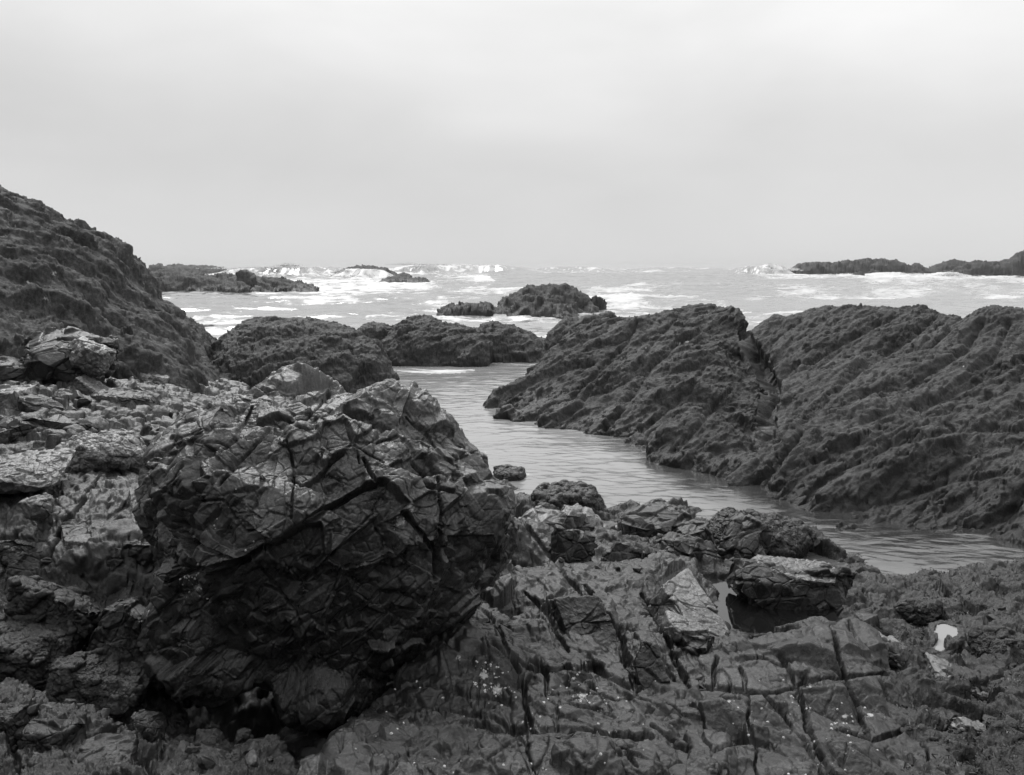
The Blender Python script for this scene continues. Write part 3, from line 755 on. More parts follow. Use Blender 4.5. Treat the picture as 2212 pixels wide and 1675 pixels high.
# ------------------------------------------------------------------ MIDDLE MOUNDS
S_reef = frame((.85, .48, .22), (-.45, -.35, .8))
def mound_levels(s, sd): return [
    ln(S_reef, (s * 2.2, s * .9, s * .9), .12, 3, 'billow', sd, .5), lv(S_reef, (s * .8, s * .35, s * .35), .5, .18, .012, .05, .025, sd, .5, .07),
    ln(S_reef, (s * .5, s * .14, s * .14), .022, 5, 'ridge', sd + 1, .5, .6), lv(rotm(.4, .3, .8), s * .13, .5, .3, .008, .08, .008, sd + 1, .5, .06)]
mnoise = [(9, .012, 4, False)]
MND = 'rounded rock mounds between the cliff and the channel'
rockmass('rock_mound', 'broad domed rock mound rising directly behind the big foreground boulder', 'rock', [
    ([(400, 880), (430, 815), (445, 785), (470, 745), (500, 712), (530, 697), (570, 691), (640, 688), (690, 696), (730, 711), (762, 722), (790, 790), (810, 860)], 17.6, 20.4, 23.5)],
    380, 820, 17, 24, 1.2, .0015, M_reef, mound_levels(1.0, 51), mnoise, base=-.5, group=MND)
rockmass('rock_mound', 'steep rounded rock with a blunt right face at the channel bank', 'rock', [
    ([(690, 870), (715, 800), (730, 765), (748, 747), (780, 738), (812, 745), (832, 768), (848, 815), (856, 850), (862, 872)], 18.3, 19.8, 22)],
    680, 880, 18, 22.5, 1.0, .0012, M_reef, mound_levels(.9, 53), mnoise, base=-.5, group=MND)
rockmass('rock_mound', 'small rough knob between the domed mound and the far mounds', 'rock', [
    ([(690, 730), (705, 712), (725, 707), (742, 712), (752, 706), (768, 714), (776, 735), (780, 790)], 23, 24, 25.5)],
    680, 790, 22.5, 26, 1.0, .0012, M_reef, mound_levels(.6, 55), mnoise, base=-.5, group=MND)
rockmass('rock_mound', 'wide far rock mound across the end of the channel', 'rock', [
    ([(800, 800), (822, 760), (840, 720), (862, 698), (882, 691), (930, 690), (955, 697), (985, 700), (1020, 712), (1042, 714), (1056, 740), (1060, 800)], 25.7, 27.5, 30),
    ([(768, 760), (772, 712), (785, 699), (805, 695), (828, 698), (845, 715), (860, 760)], 27.4, 28.6, 30.5)],
    760, 1060, 25, 31, 1.0, .0012, M_reef, mound_levels(.9, 57), mnoise, base=-.5, group=MND)
rockmass('rock_mound', 'rightmost far mound where the channel meets the bay', 'rock', [
    ([(1016, 800), (1026, 716), (1044, 700), (1062, 697), (1090, 700), (1122, 708), (1150, 722), (1163, 742), (1172, 765), (1185, 790)], 27.0, 28.6, 31),
    ([(1120, 795), (1135, 765), (1160, 757), (1178, 764), (1190, 780)], 26.9, 27.7, 28.6)],
    1018, 1200, 26.6, 31.5, 1.0, .0012, M_reef, mound_levels(.8, 59), mnoise, base=-.5, group=MND)

# ------------------------------------------------------------------ CLIFF at left
S_cl = frame((.5, .3, -.75), (-.6, .6, .2))
rockmass('cliff', 'tall lichen spotted rock cliff rising at the left edge', 'cliff', [
    ([(-700, 60), (-400, 210), (-200, 300), (-60, 375), (0, 407), (40, 425), (75, 441), (110, 462), (160, 490), (200, 508), (232, 538), (258, 556), (272, 585), (282, 620), (300, 640), (322, 656), (330, 680), (338, 730), (350, 800), (370, 880)], 11.0, 17.0, 24),
    ([(180, 820), (220, 740), (260, 700), (300, 680), (330, 690), (360, 730), (395, 765), (425, 800), (445, 850)], 12.2, 14.8, 19),
    ([(-300, 560), (-100, 640), (0, 658), (60, 668), (120, 680), (175, 705), (200, 740), (240, 800)], 10.6, 13.2, 17)],
    -700, 460, 10, 24, 2.2, .002, M_cliff,
    [ln(S_cl, (3.0, 1.2, 1.2), .30, 3, 'fbm', 61, .5), lv(S_cl, (1.8, .8, .6), .6, .15, .04, .05, .05, 61, .5, .15), ln(S_cl, (1.1, .4, .4), .08, 5, 'ridge', 62, .6, .6),
    lv(rotm(.2, .7, .3), .4, .5, .2, .015, .07, .02, 62, .5, .05), lv(rotm(.9, .2, .4), .15, .4, .2, .006, .08, .008, 63, .5, .025)],
    [(6, .012, 4, False)], base=-.3, spots=[(98, 645, 11), (118, 590, 12), (33, 600, 4), (60, 610, 6), (180, 590, 3)])
rockmass('rock_spur', 'smooth sloping rock spur at the seaward foot of the left cliff', 'rock', [
    ([(280, 760), (320, 690), (345, 676), (370, 680), (400, 692), (425, 712), (442, 738), (455, 768), (462, 800)], 17.2, 19.5, 24)],
    270, 480, 17, 25, 1.2, .0016, M_cliff, mound_levels(1.2, 65), mnoise, base=-.3)
# ------------------------------------------------------------------ RIGHT REEF (two masses meeting in a cleft)
def pts3(water=(), crest=(), mid=(), back=True):
    P3 = []
    for x, y in water:
        p = PZ(x, y, 0.0); P3.append(p)
        n = np.array([p[0], p[1], 0]); n /= np.linalg.norm(n)
        P3.append(p - n * 0.9 + np.array([0, 0, -0.7]))
    for x, y, Y in crest:
        p = PY(x, y, Y); P3.append(p)
        if back:
            u = p[0] / p[1]
            P3.append(np.array([u * (Y + 1.2), Y + 1.2, p[2] - .35])); P3.append(np.array([u * (Y + 3.5), Y + 3.5, -.8]))
    for x, y, Y in mid: P3.append(PY(x, y, Y))
    return np.array(P3)
def rbf_mass(name, label, cat, P3, px0, px1, y0, y1, dpx, k, mat, levels, noise, drop=None, **kw):
    if DEV: return
    V, Fc = patch(px0, px1, rows(y0, y1, k), dpx)
    V[:, 2] = rbf(P3[:, :2], P3[:, 2], V[:, :2], eps=.15)
    if drop is not None: V[:, 2] -= drop(V)
    V = finish(V, Fc, levels, noise, kw.get('crk'), kw.get('plate'))
    V, Fc, _ = trim(V, Fc, kw.get('zmin', -.3))
    sp_ = kw.get('spots')
    o = mesh_obj(name, V, Fc, mat, loc=base_loc(V), attrs={'lichen': lichen_at(V, sp_)} if sp_ else None)
    tag(o, label, cat, kw.get('group')); print(name, len(V), round(time.time() - T0, 1)); return o
S_str = frame((-.80, -.50, -.28), (-.35, -.25, .9))
reef_noise = [(7, .012, 4, False)]
crk_reef = [([(1376,695),(1356,735),(1321,775),(1236,855)],0.16,0.19),([(1511,715),(1456,745),(1406,790),(1341,885),(1306,925)],0.20,0.22),([(1606,715),(1636,775),(1666,835),(1656,885),(1651,940)],0.45,0.70),
  ([(1521,795),(1486,845),(1386,930)],0.16,0.17),([(1576,845),(1506,920),(1456,975)],0.15,0.15),([(1296,795),(1256,875),(1206,910)],0.14,0.15),([(2021,685),(1956,735),(1856,795),(1731,910)],0.22,0.22),
  ([(2212,775),(2056,845),(1906,925),(1756,995)],0.18,0.19),([(2126,685),(2086,755),(2006,805)],0.18,0.19),([(1731,930),(1671,1010),(1631,1045)],0.16,0.19),([(2212,925),(2056,925),(1931,955),(1806,1020)],0.14,0.15),
  ([(1900,700),(1820,740),(1730,800)],0.15,0.15),([(2180,700),(2140,780),(2060,830)],0.15,0.15),([(2100,880),(1980,900),(1850,985)],0.10,0.11),([(2200,1020),(2050,1040),(1900,1090)],0.10,0.09),([(1460,690),(1410,740),(1370,800)],0.12,0.12)]
def reef_levels(sd): return [
    ln(S_str, (5.5, 1.3, 1.1), .22, 3, 'billow', sd, .5), ln(I3, 2.4, .12, 3, 'fbm', sd + 5, .5), ln(S_str, (2.2, .5, .5), .038, 4, 'ridge', sd + 1, 1.1, .55),
    lv(S_str, (1.4, .40, .3), .5, .18, .015, .05, .03, sd, .5, .08), ln(S_str, (.9, .12, .12), .020, 5, 'ridge', sd + 2, .5, .62),
    lv(S_str, (.26, .11, .09), .5, .3, .008, .08, .01, sd + 2, .5, .06)]
LW = [(1035, 880), (1045, 888), (1075, 903), (1130, 912), (1200, 928), (1290, 940), (1370, 962), (1395, 985), (1440, 1000), (1500, 1022), (1580, 1040), (1640, 1058), (1700, 1075)]
LC = [(1040, 868, 17.8), (1060, 850, 18.3), (1110, 835, 19), (1150, 790, 20), (1190, 745, 21), (1205, 718, 21.5), (1240, 706, 22), (1300, 699, 22), (1370, 696, 22), (1400, 690, 22), (1430, 679, 22), (1465, 680, 22.2), (1495, 665, 22.5), (1530, 662, 22.5), (1575, 672, 22), (1600, 700, 21.5), (1614, 726, 21)]
LM = [(1330, 770, 19.3), (1250, 810, 18.3), (1460, 745, 19.5), (1540, 730, 20), (1400, 830, 16.7), (1560, 800, 17.6), (1500, 900, 15), (1300, 870, 17.0), (1580, 940, 14.2), (1450, 940, 14.6), (1200, 870, 17.6),
      (1625, 800, 19.2), (1650, 870, 17.2), (1665, 930, 15.6), (1720, 900, 17.5), (1700, 1000, 14)]
rbf_mass('rock_ridge', 'grooved rock ridge sloping down to a point at the channel, left of the cleft', 'rock', np.concatenate([pts3(LW, LC, LM), [PY(1000, 900, 17) * [1, 1, 0] + [0, 0, -.7], PY(990, 860, 18.5) * [1, 1, 0] + [0, 0, -.7], PY(1010, 830, 20) * [1, 1, 0] + [0, 0, -.7], PY(1060, 800, 21.5) * [1, 1, 0] + [0, 0, -.7]]]), 1000, 1760, 10, 26, 1.4, .0016, M_reef, reef_levels(71), reef_noise, drop=lambda V: 1.4 * sstep(1072, 1015, proj(V)[:, 0]), crk=crk_reef, spots=[(1466, 742, 8), (1484, 738, 5), (1395, 752, 3), (1705, 1190, 4)])
RW = [(1690, 1080), (1750, 1098), (1800, 1112), (1900, 1140), (2000, 1155), (2100, 1160), (2212, 1168), (2400, 1180), (2700, 1190)]
RC = [(1618, 738, 20), (1630, 716, 20.5), (1650, 701, 21), (1700, 688, 21), (1760, 672, 21), (1830, 662, 21), (1900, 662, 21), (1960, 672, 20.5), (2010, 685, 20), (2022, 674, 19.5), (2060, 678, 19), (2100, 694, 18.5), (2130, 698, 18), (2160, 694, 17), (2212, 700, 16.5), (2400, 692, 15), (2700, 680, 14)]
RM = [(1700, 760, 18.5), (1800, 760, 18), (1900, 740, 18), (2000, 750, 17), (2100, 760, 15.5), (2212, 760, 14), (1690, 860, 15.5), (1800, 860, 14.5), (1950, 860, 13.8), (2100, 860, 13), (2212, 870, 12.2), (1720, 980, 11.9), (1850, 980, 11.4), (2000, 980, 11), (2212, 990, 10.4), (1850, 1080, 10.4), (2050, 1080, 10.1), (2400, 980, 10), (2400, 860, 12),
      (1630, 800, 19.3), (1650, 860, 17.0), (1660, 900, 15.6), (1655, 960, 13.9), (1600, 1000, 14), (1580, 900, 18)]
rbf_mass('rock_ridge', 'largest rough rock mass filling the right side beyond the channel', 'rock', pts3(RW, RC, RM), 1600, 2760, 7.5, 26, 1.9, .0017, M_reef, reef_levels(81), reef_noise, crk=crk_reef, spots=[(2082, 792, 4), (1667, 850, 4)])

# ------------------------------------------------------------------ FORESHORE: one fitted ground surface, rock outcrops standing on it
G = [(0,1675,1.0),(300,1675,1.0),(600,1675,.95),(900,1675,1.0),(1200,1675,1.05),(1500,1675,1.05),(1800,1675,1.0),(2000,1675,.85),(2212,1675,.85),
     (0,1550,1.0),(150,1560,.95),(350,1580,.62),(600,1570,.45),(800,1545,.78),(950,1500,.95),(1150,1550,1.0),(1400,1550,1.0),(1600,1550,1.0),(1850,1550,.9),(1990,1560,.62),(2212,1550,.72),
     (0,1450,.95),(200,1480,.8),(880,1450,.90),(1000,1430,1.0),(1200,1450,.97),(1400,1450,.97),(1500,1440,.97),(1700,1440,.95),(1850,1430,.86),(1950,1450,.55),(2020,1430,.42),(2100,1450,.6),(2212,1450,.72),
     (0,1350,1.02),(150,1350,1.0),(1000,1340,.98),(1150,1350,.97),(1300,1350,.95),(1440,1370,1.0),(1540,1392,.9),(1600,1394,.84),(1680,1385,.84),(1740,1372,.84),(1840,1350,.84),(1930,1350,.5),(2030,1370,.36),(2120,1350,.5),(2212,1350,.58),
     (50,1250,1.14),(250,1230,1.2),(1070,1250,.90),(1200,1250,.88),(1300,1260,.9),(1400,1280,.95),(1480,1235,.9),(1800,1270,.38),(1860,1290,.3),(1900,1270,.12),(2000,1260,.08),(2100,1245,.16),(2212,1230,.26),(2400,1230,.3),
     (100,1170,1.34),(250,1170,1.34),(1120,1150,.68),(1250,1160,.62),(1400,1190,.5),(1500,1170,.3),(1620,1150,.13),(1700,1165,.1),(1780,1190,.06),(1850,1225,.02),(1450,1110,.06),(1340,1110,.07),(1200,1105,.2),(1120,1085,.2),(1060,1060,.08),
     (50,1060,1.5),(250,1060,1.5),(30,1000,1.5),(150,970,1.5),(300,950,1.42),(50,900,1.4),(200,890,1.35),(350,880,1.22),(480,870,1.0),(100,835,1.4),(250,830,1.3),(400,832,.95),(470,838,.7),(560,860,.6),
     (-300,1675,1.1),(-300,1400,1.1),(-300,1100,1.5),(-300,900,1.6),(-300,830,1.6),(2500,1675,.9),(2500,1450,.9),(2600,1230,.5)]
GP = [PZ(*g) for g in G]
GP += [np.array(p, float) for p in [(1.36, 4.95, .34), (1.62, 5.0, .34), (1.84, 5.1, .36), (1.45, 5.45, .32), (1.8, 5.5, .32), (2.1, 5.6, .34), (1.55, 5.9, .34), (1.95, 6.0, .34), (-3, 1.0, 1.1), (0, 1.0, 1.15), (3, 1.0, 1.0), (0, 5.2, .7), (-.8, 5.6, .8), (0, 7, .25), (-1.2, 7, .7), (-.6, 9, .1), (-2.2, 9, .7), (-1.5, 12, .1), (-3, 13, .3), (0, 10, -.5), (1, 9.6, -.5), (2.2, 9, -.5), (3.2, 8.6, -.5), (4.2, 8.2, -.5), (5.4, 7.6, -.5), (0, 14, -.9), (4, 13, -.9), (-3, 18, -.8), (0, 20, -1), (6, 12, -1), (-8, 18, 0), (8, 7.5, -.6), (-6, 14, .8)]]
GP = np.array(GP)
def gz(xy): return rbf(GP[:, :2], GP[:, 2], np.asarray(xy, float)[:, :2], eps=.03)

def polydist(P, poly):
    """signed distance in metres to the outline, positive inside"""
    poly = np.array(poly, float); q = P[:, :2]; best = np.full(len(q), 1e9)
    for k in range(len(poly)):
        a, b = poly[k], poly[(k + 1) % len(poly)]; ab = b - a
        t = np.clip(((q - a) @ ab) / (ab @ ab), 0, 1)
        best = np.minimum(best, np.linalg.norm(q - a - t[:, None] * ab, axis=1))
    s = np.where(inpoly(P, poly), 1, -1)
    return s * best * P[:, 2] / F
STORE = {}
PZL = .47
PUD = [[(2022,1352),(2040,1348),(2068,1356),(2068,1374),(2050,1380),(2038,1394),(2044,1406),(2020,1412),(2006,1404),(2020,1394),(2028,1382),(2018,1370)], [(1996,1424),(2020,1420),(2034,1428),(2020,1440),(1996,1450),(1984,1440)]]
def basin(V):
    """hollow that holds the puddles: rock stays above the water outside their outlines and below it inside"""
    for pl in PUD:
        q = np.array([PZ(x, y, PZL) for x, y in pl]); qq = np.stack([V[:, 0], V[:, 1], np.full(len(V), F)], 1)
        d = polydist(qq, q[:, :2]) + perlin(V * 25) * .008
        up_ = sstep(.35, .0, -d)
        V[:, 2] = np.where(d > 0, np.minimum(V[:, 2], PZL - .02 - .04 * np.clip(d / .05, 0, 1)), np.maximum(V[:, 2], np.where(d > -.05, PZL + .006 + fbm(V * 16, 4) * .012 + .06 * np.clip(-d, 0, .05), -9)))
    return V
def outcrop(name, label, poly, y0, y1, dpx, k, mat, levels, noise, edge=.12, deep=.5, lift=0.0, spots=(), **kw):
    poly = np.array(poly, float); px0, px1 = poly[:, 0].min() - 60, poly[:, 0].max() + 60
    V, Fc = patch(px0, px1, rows(y0, y1, k), dpx)
    V[:, 2] = gz(V) + lift
    P = proj(V); d = polydist(P, poly) + perlin(V * 3.0) * .05 + perlin(V * 9.0) * .02
    V[:, 2] -= deep * sstep(0.0, -1.0, d / edge) - 0.0
    keep = d > -edge * 1.3
    V = finish(V, Fc, levels, noise, kw.get('crk'), kw.get('plate'), relax=0)
    if kw.get('post'): V = kw['post'](V)
    V, Fc, _ = trim(V, Fc, -.4, keep)
    if kw.get('store'): STORE[kw['store']] = (V, Fc)
    o = mesh_obj(name, V, Fc, mat, loc=base_loc(V), attrs={'lichen': lichen_at(V, spots)} if len(spots) else None)
    tag(o, label, 'rock', kw.get('group')); print(name, len(V), round(time.time() - T0, 1)); return o

# ground sheet under and between everything, down to the sea bed
V, Fc = patch(-1100, 3300, rows(1.0, 34, .0045), 6)
V[:, 2] = gz(V) - .13
V[:, 2] = np.where(V[:, 1] > 17, np.minimum(V[:, 2], -.8 + .9 * sstep(19, 15, V[:, 1])), V[:, 2])
V = finish(V, Fc, [jt(rotm(.3, .2, .5), (.30, .2, .16), 91, off=.03, cd=.03, cw=.06, mx=.12), jt(rotm(.6, .1, .2), .1, 92, off=.01, cd=.01, cw=.06, mx=.03)], [(8, .01, 4, False)])
tag(mesh_obj('ground', V, Fc, M_weed), kind='structure'); print('ground', len(V), round(time.time() - T0, 1))
# added bank behind the viewpoint, unseen, blocks rear light from camera-facing rock
gx, gy = np.meshgrid(np.linspace(-45, 45, 260), np.linspace(1.3, -28, 110), indexing='ij')
V = np.stack([gx.ravel(), gy.ravel(), np.zeros(gx.size)], 1)
V[:, 2] = .95 + 12 * sstep(-2.0, -17, V[:, 1] + perlin(V * .15) * 4) + fbm(V * .5, 5) * .5 * sstep(1.3, -2, V[:, 1])
Fc = grid_faces(260, 110)
tag(mesh_obj('rear_sky_blocker', V, Fc[:, ::-1], M_cliff), kind='structure')
S_a = frame((.42, -.88, -.12), (.8, .35, .45))
S_b = frame((.25, -.95, -.1), (.1, .1, 1))
det = [(5, .005, 4, False), (22, .003, 3, False)]

crk_c = [([(1131,1282),(1186,1333),(1230,1410)],.03,.07),([(1062,1347),(1117,1340),(1175,1333)],.02,.04),([(1062,1391),(1135,1432),(1179,1454),(1183,1501)],.03,.07),
  ([(1131,1475),(1139,1574),(1146,1629),(1157,1675)],.035,.10),([(1000,1560),(1084,1574),(1208,1578),(1318,1589),(1406,1589)],.04,.08),([(1183,1446),(1282,1443),(1340,1468),(1380,1501)],.04,.07),
  ([(1267,1267),(1325,1355),(1355,1428),(1384,1494)],.06,.12),([(1391,1282),(1428,1355),(1472,1446),(1487,1483)],.04,.12),([(1413,1567),(1457,1604),(1530,1633)],.03,.06),([(1347,1604),(1380,1648)],.025,.05),
  ([(1062,1637),(1102,1607)],.02,.04),([(1230,1520),(1296,1534),(1333,1552)],.02,.04),([(1100,1090),(1180,1190),(1260,1290)],.04,.07),([(900,1480),(1010,1500),(1100,1520)],.03,.05),([(1010,1290),(1060,1330),(1120,1450)],.03,.06),
  ([(870,1560),(950,1530),(1060,1545),(1130,1600)],.03,.05),([(830,1675),(860,1640),(930,1600)],.015,.03),([(1180,1500),(1250,1490),(1310,1500)],.02,.04)]
plt_c = [([(1432,1260),(1487,1227),(1540,1305),(1593,1388),(1556,1406),(1479,1366),(1439,1333)],(.30,-.35,.9),.07),
  ([(1476,1369),(1538,1377),(1530,1430),(1520,1465),(1479,1465),(1468,1421)],(.0,-1,.35),.05),
  ([(1421,1318),(1476,1366),(1472,1413),(1479,1461),(1450,1410),(1421,1355)],(-.8,-.7,.1),-.08),
  ([(1369,1424),(1391,1384),(1413,1391),(1457,1501),(1424,1530),(1380,1472)],(-.1,-.8,.55),.03),
  ([(1318,1523),(1377,1516),(1413,1563),(1391,1574),(1333,1549)],(0,-.5,.85),.03),
  ([(1146,1589),(1267,1578),(1340,1596),(1377,1648),(1340,1690),(1164,1690)],(0,-.45,.9),.02),
  ([(1194,1293),(1240,1285),(1296,1289),(1330,1350),(1351,1413),(1347,1446),(1296,1428),(1230,1399)],(-.1,-.7,.62),.03),
  ([(1062,1399),(1132,1428),(1132,1534),(1062,1523)],(-.05,-.8,.5),.02),
  ([(720,1599),(787,1551),(931,1565),(1027,1609),(1060,1690),(672,1690)],(0,-.42,.9),.03),
  ([(1000,1350),(1050,1410),(1120,1440),(1118,1500),(980,1480),(920,1430)],(-.1,-.5,.8),.03)]
spots_c = [(1240,1463,7),(1258,1503,14),(1210,1528,5),(1290,1367,4),(1265,1318,4),(1047,1460,14),(1075,1490,16),(990,1420,9),(1330,1580,4),(1130,1560,5)]
outcrop('rock_outcrop', 'broad fractured rock outcrop in the foreground, between the big boulder and the rock pool',
  [(650,1720),(740,1600),(830,1500),(920,1400),(1010,1330),(1050,1220),(1060,1110),(1130,1090),(1190,1120),(1330,1170),(1400,1220),(1490,1222),(1545,1300),(1600,1392),(1520,1410),(1500,1500),(1500,1600),(1560,1720)],
  2.0, 8.0, 1.6, .0016, M_slab,
  [bf(a=(.06, .20), b=(.04, .10), u=(.45, -.85, -.1), seed=101, gap=.035, off=(-.02, .045), cover=5, D=UPD, tilt=.15, poly=True, lean=np.array([-.05, -.10, 0]), th=(.35, .8), tmax=.14), bf(a=(.03, .10), b=(.02, .055), u=(.45, -.85, -.1), seed=105, gap=.012, off=(-.010, .012), cover=4, D=UPD, tilt=.09, th=(.5, .9), tmax=.035), lv(S_a, (.36, .16, .15), 0, 0, .004, .05, .018, 102, .35, .02), lv(rotm(.5, .8, 1), (.17, .08, .08), 0, 0, .002, .06, .007, 103, .4, .01)],
  det, edge=.12, deep=.5, lift=.02, crk=crk_c, plate=plt_c, spots=spots_c, store='c')

crk_r = [([(1797,1361),(1824,1454),(1843,1505),(1877,1592)],.035,.10),([(1677,1403),(1712,1460),(1741,1534),(1757,1588),(1786,1649),(1811,1690)],.035,.10),
  ([(1725,1480),(1779,1470),(1824,1467),(1882,1457),(1920,1454)],.022,.06),([(1504,1486),(1562,1489),(1613,1499),(1670,1496),(1725,1480)],.03,.07),
  ([(1613,1499),(1616,1547),(1626,1598),(1642,1668)],.02,.06),([(1651,1499),(1690,1540),(1728,1588),(1760,1636),(1776,1675)],.03,.07),([(1510,1512),(1523,1598),(1536,1630)],.02,.06),
  ([(1811,1576),(1882,1595),(1917,1585),(1968,1569)],.03,.07),([(1536,1624),(1600,1604),(1683,1620),(1734,1640)],.03,.05),([(1904,1457),(1920,1512)],.02,.06),([(1990,1598),(2006,1660)],.025,.06),
  ([(1837,1339),(1846,1380)],.025,.07),([(1600,1440),(1606,1490)],.025,.06),([(1590,1420),(1660,1425),(1690,1440)],.03,.06),([(1740,1530),(1800,1560),(1815,1580)],.015,.03),([(1545,1420),(1540,1490)],.03,.07)]
plt_r = [([(1677,1405),(1700,1395),(1795,1380),(1815,1455),(1722,1474),(1705,1440)],(-.05,-.8,.55),.03),([(1728,1486),(1822,1474),(1842,1510),(1872,1588),(1810,1570),(1758,1560)],(0,-.62,.75),.02),
  ([(1832,1470),(1898,1460),(1925,1560),(1885,1585)],(.1,-.6,.75),.02),([(1514,1515),(1560,1510),(1611,1545),(1622,1595),(1540,1612)],(-.05,-.65,.72),.02),
  ([(1620,1505),(1680,1540),(1720,1580),(1625,1560)],(-.1,-.6,.75),.03),([(1630,1565),(1715,1590),(1752,1630),(1700,1625),(1632,1600)],(0,-.6,.8),.01),
  ([(1560,1398),(1650,1375),(1760,1352),(1798,1362),(1740,1378),(1620,1400)],(0,-.1,1),.03),([(1765,1600),(1870,1600),(1950,1690),(1810,1690)],(0,-.5,.85),.01)]
spots_r = [(1826,1547,11),(1880,1545,9),(1724,1505,6),(1750,1530,4),(1575,1515,6),(1645,1530,4),(1828,1628,5),(1930,1395,8),(1735,1660,4)]
outcrop('rock_outcrop', 'blocky foreground outcrop split by long parallel cracks, below the rock pool',
  [(1480,1720),(1505,1480),(1520,1430),(1590,1400),(1660,1384),(1720,1372),(1790,1345),(1850,1330),(1890,1350),(1925,1440),(1960,1500),(1985,1560),(2060,1640),(2100,1720)],
  2.0, 6.0, 1.6, .0016, M_slab,
  [bf(a=(.09, .22), b=(.06, .14), u=(.25, -.95, -.1), seed=111, gap=.035, off=(-.014, .014), cover=5, D=UPD, tilt=.07, poly=True, th=(.6, .9), tmax=.08), lv(S_b, (.36, .16, .15), 0, 0, .004, .05, .018, 112, .35, .02), lv(rotm(.5, .8, 1), (.17, .08, .08), 0, 0, .002, .06, .007, 113, .4, .01)],
  det, edge=.1, deep=.5, lift=.03, crk=crk_r, plate=plt_r, spots=spots_r, store='r')

weed_noise = [(9, .012, 4, False), (35, .004, 3, False)]
outcrop('rock_slope', 'dark seaweed covered slope at the lower right with small bright puddles', [(1985,1720),(1960,1560),(1945,1480),(1920,1400),(1900,1330),(1880,1290),(1905,1262),(1990,1262),(2060,1240),(2130,1225),(2230,1215),(2500,1215),(2600,1720)],
  2.2, 9.5, 1.9, .002, M_weed, [bf(a=(.07, .24), b=(.05, .14), u=(.8, .5, 0), seed=121, gap=.06, off=(-.06, .08), cover=6, D=UPD, tilt=.22, tmax=.18), ln(rotm(.2, .3, .5), (.20, .14, .12), .02, 5, 'billow', 122, .8, .6)], weed_noise, edge=.15, deep=.5, post=basin, store='slope')
outcrop('rock_slope', 'low weedy rock apron along the near bank of the channel', [(1040,1070),(1060,1040),(1100,1065),(1150,1095),(1300,1105),(1345,1098),(1470,1100),(1560,1120),(1700,1130),(1790,1180),(1850,1225),(1905,1265),(1890,1330),(1840,1335),(1600,1230),(1400,1200),(1200,1130),(1080,1110)],
  4.6, 12, 1.7, .0018, M_weed, [bf(a=(.07, .24), b=(.05, .14), u=(.8, -.5, 0), seed=125, gap=.06, off=(-.04, .05), cover=6, D=UPD, tilt=.22, tmax=.12, low=-.1), ln(rotm(.2, .3, .5), (.20, .14, .12), .02, 5, 'billow', 126, .8, .6)], weed_noise, edge=.2, deep=.4, store='apron')

outcrop('rock_slope', 'dark weedy broken rock at lower left, left of the black hollow', [(-400,1720),(-400,1240),(60,1240),(180,1260),(330,1280),(400,1300),(380,1400),(350,1500),(400,1620),(560,1640),(640,1720)],
  2.0, 6.0, 2.0, .002, M_weed, [bf(a=(.08, .22), b=(.05, .12), u=(.6, -.7, 0), seed=128, gap=.07, off=(-.03, .05), cover=6, D=UPD, tilt=.2, tmax=.16), ln(rotm(.2, .3, .5), (.16, .10, .10), .02, 5, 'billow', 129, .8, .6)], weed_noise, edge=.15, deep=.4, store='foot')
crk_l = [([(90,1240),(110,1180),(150,1120),(190,1060),(215,1030)],.035,.10),([(0,1170),(60,1160),(100,1175)],.03,.06),([(140,1170),(260,1165),(300,1180)],.02,.04),([(235,1120),(262,1100),(285,1060)],.03,.05),([(0,1330),(60,1300),(120,1290)],.04,.08),([(150,1400),(240,1440),(330,1500)],.04,.08)]
plt_l = [([(145,1160),(135,1110),(180,1060),(290,1060),(310,1110),(300,1165),(220,1170)],(.05,-.35,.95),.02),([(95,1190),(300,1180),(360,1250),(330,1300),(180,1300),(100,1260)],(-.1,-1,.1),.03)]
outcrop('rock_outcrop', 'left foreground outcrop with a flat grey top beside the big boulder', [(-400,1250),(-400,1010),(-50,1000),(100,960),(230,945),(330,960),(420,1100),(440,1280),(330,1290),(180,1270),(60,1250)],
  2.4, 8.5, 1.9, .0018, M_grey, [bf(a=(.06, .22), b=(.04, .12), u=(.5, -.8, 0), seed=131, gap=.05, off=(-.015, .03), cover=7, tilt=.11, poly=True, th=(.35, .8), tmax=.14), bf(a=(.03, .10), b=(.02, .055), u=(.45, -.85, -.1), seed=135, gap=.015, off=(-.012, .015), cover=4, tilt=.12, th=(.4, .9), tmax=.035), lv(S_b, (.36, .16, .15), 0, 0, .004, .05, .018, 132, .35, .02), lv(rotm(.5, .8, 1), (.17, .08, .08), 0, 0, .002, .06, .007, 133, .4, .01)],
  [(5, .010, 4, False), (22, .005, 3, False)], edge=.15, deep=.4, lift=.02, crk=crk_l, plate=plt_l)
outcrop('rock_outcrop', 'low broken rock shelf between the left cliff and the foreground outcrop', [(-500,1010),(-500,830),(0,830),(200,815),(400,820),(490,828),(540,850),(520,880),(420,900),(330,945),(230,950),(100,965),(0,1005)],
  5.0, 17, 1.6, .0016, M_grey, [bf(a=(.2, .6), b=(.12, .3), u=(.9, .3, 0), seed=141, gap=.12, off=(-.05, .09), cover=2.4, D=UPD, tilt=.17, low=.2), jt(rotm(.4,.1,.9), (.3, .16, .15), 142, off=.015, cd=.012, cw=.05, mx=.05)],
  [(3, .02, 4, False), (12, .012, 3, False)], edge=.2, deep=.3, lift=.03, store='shelf')

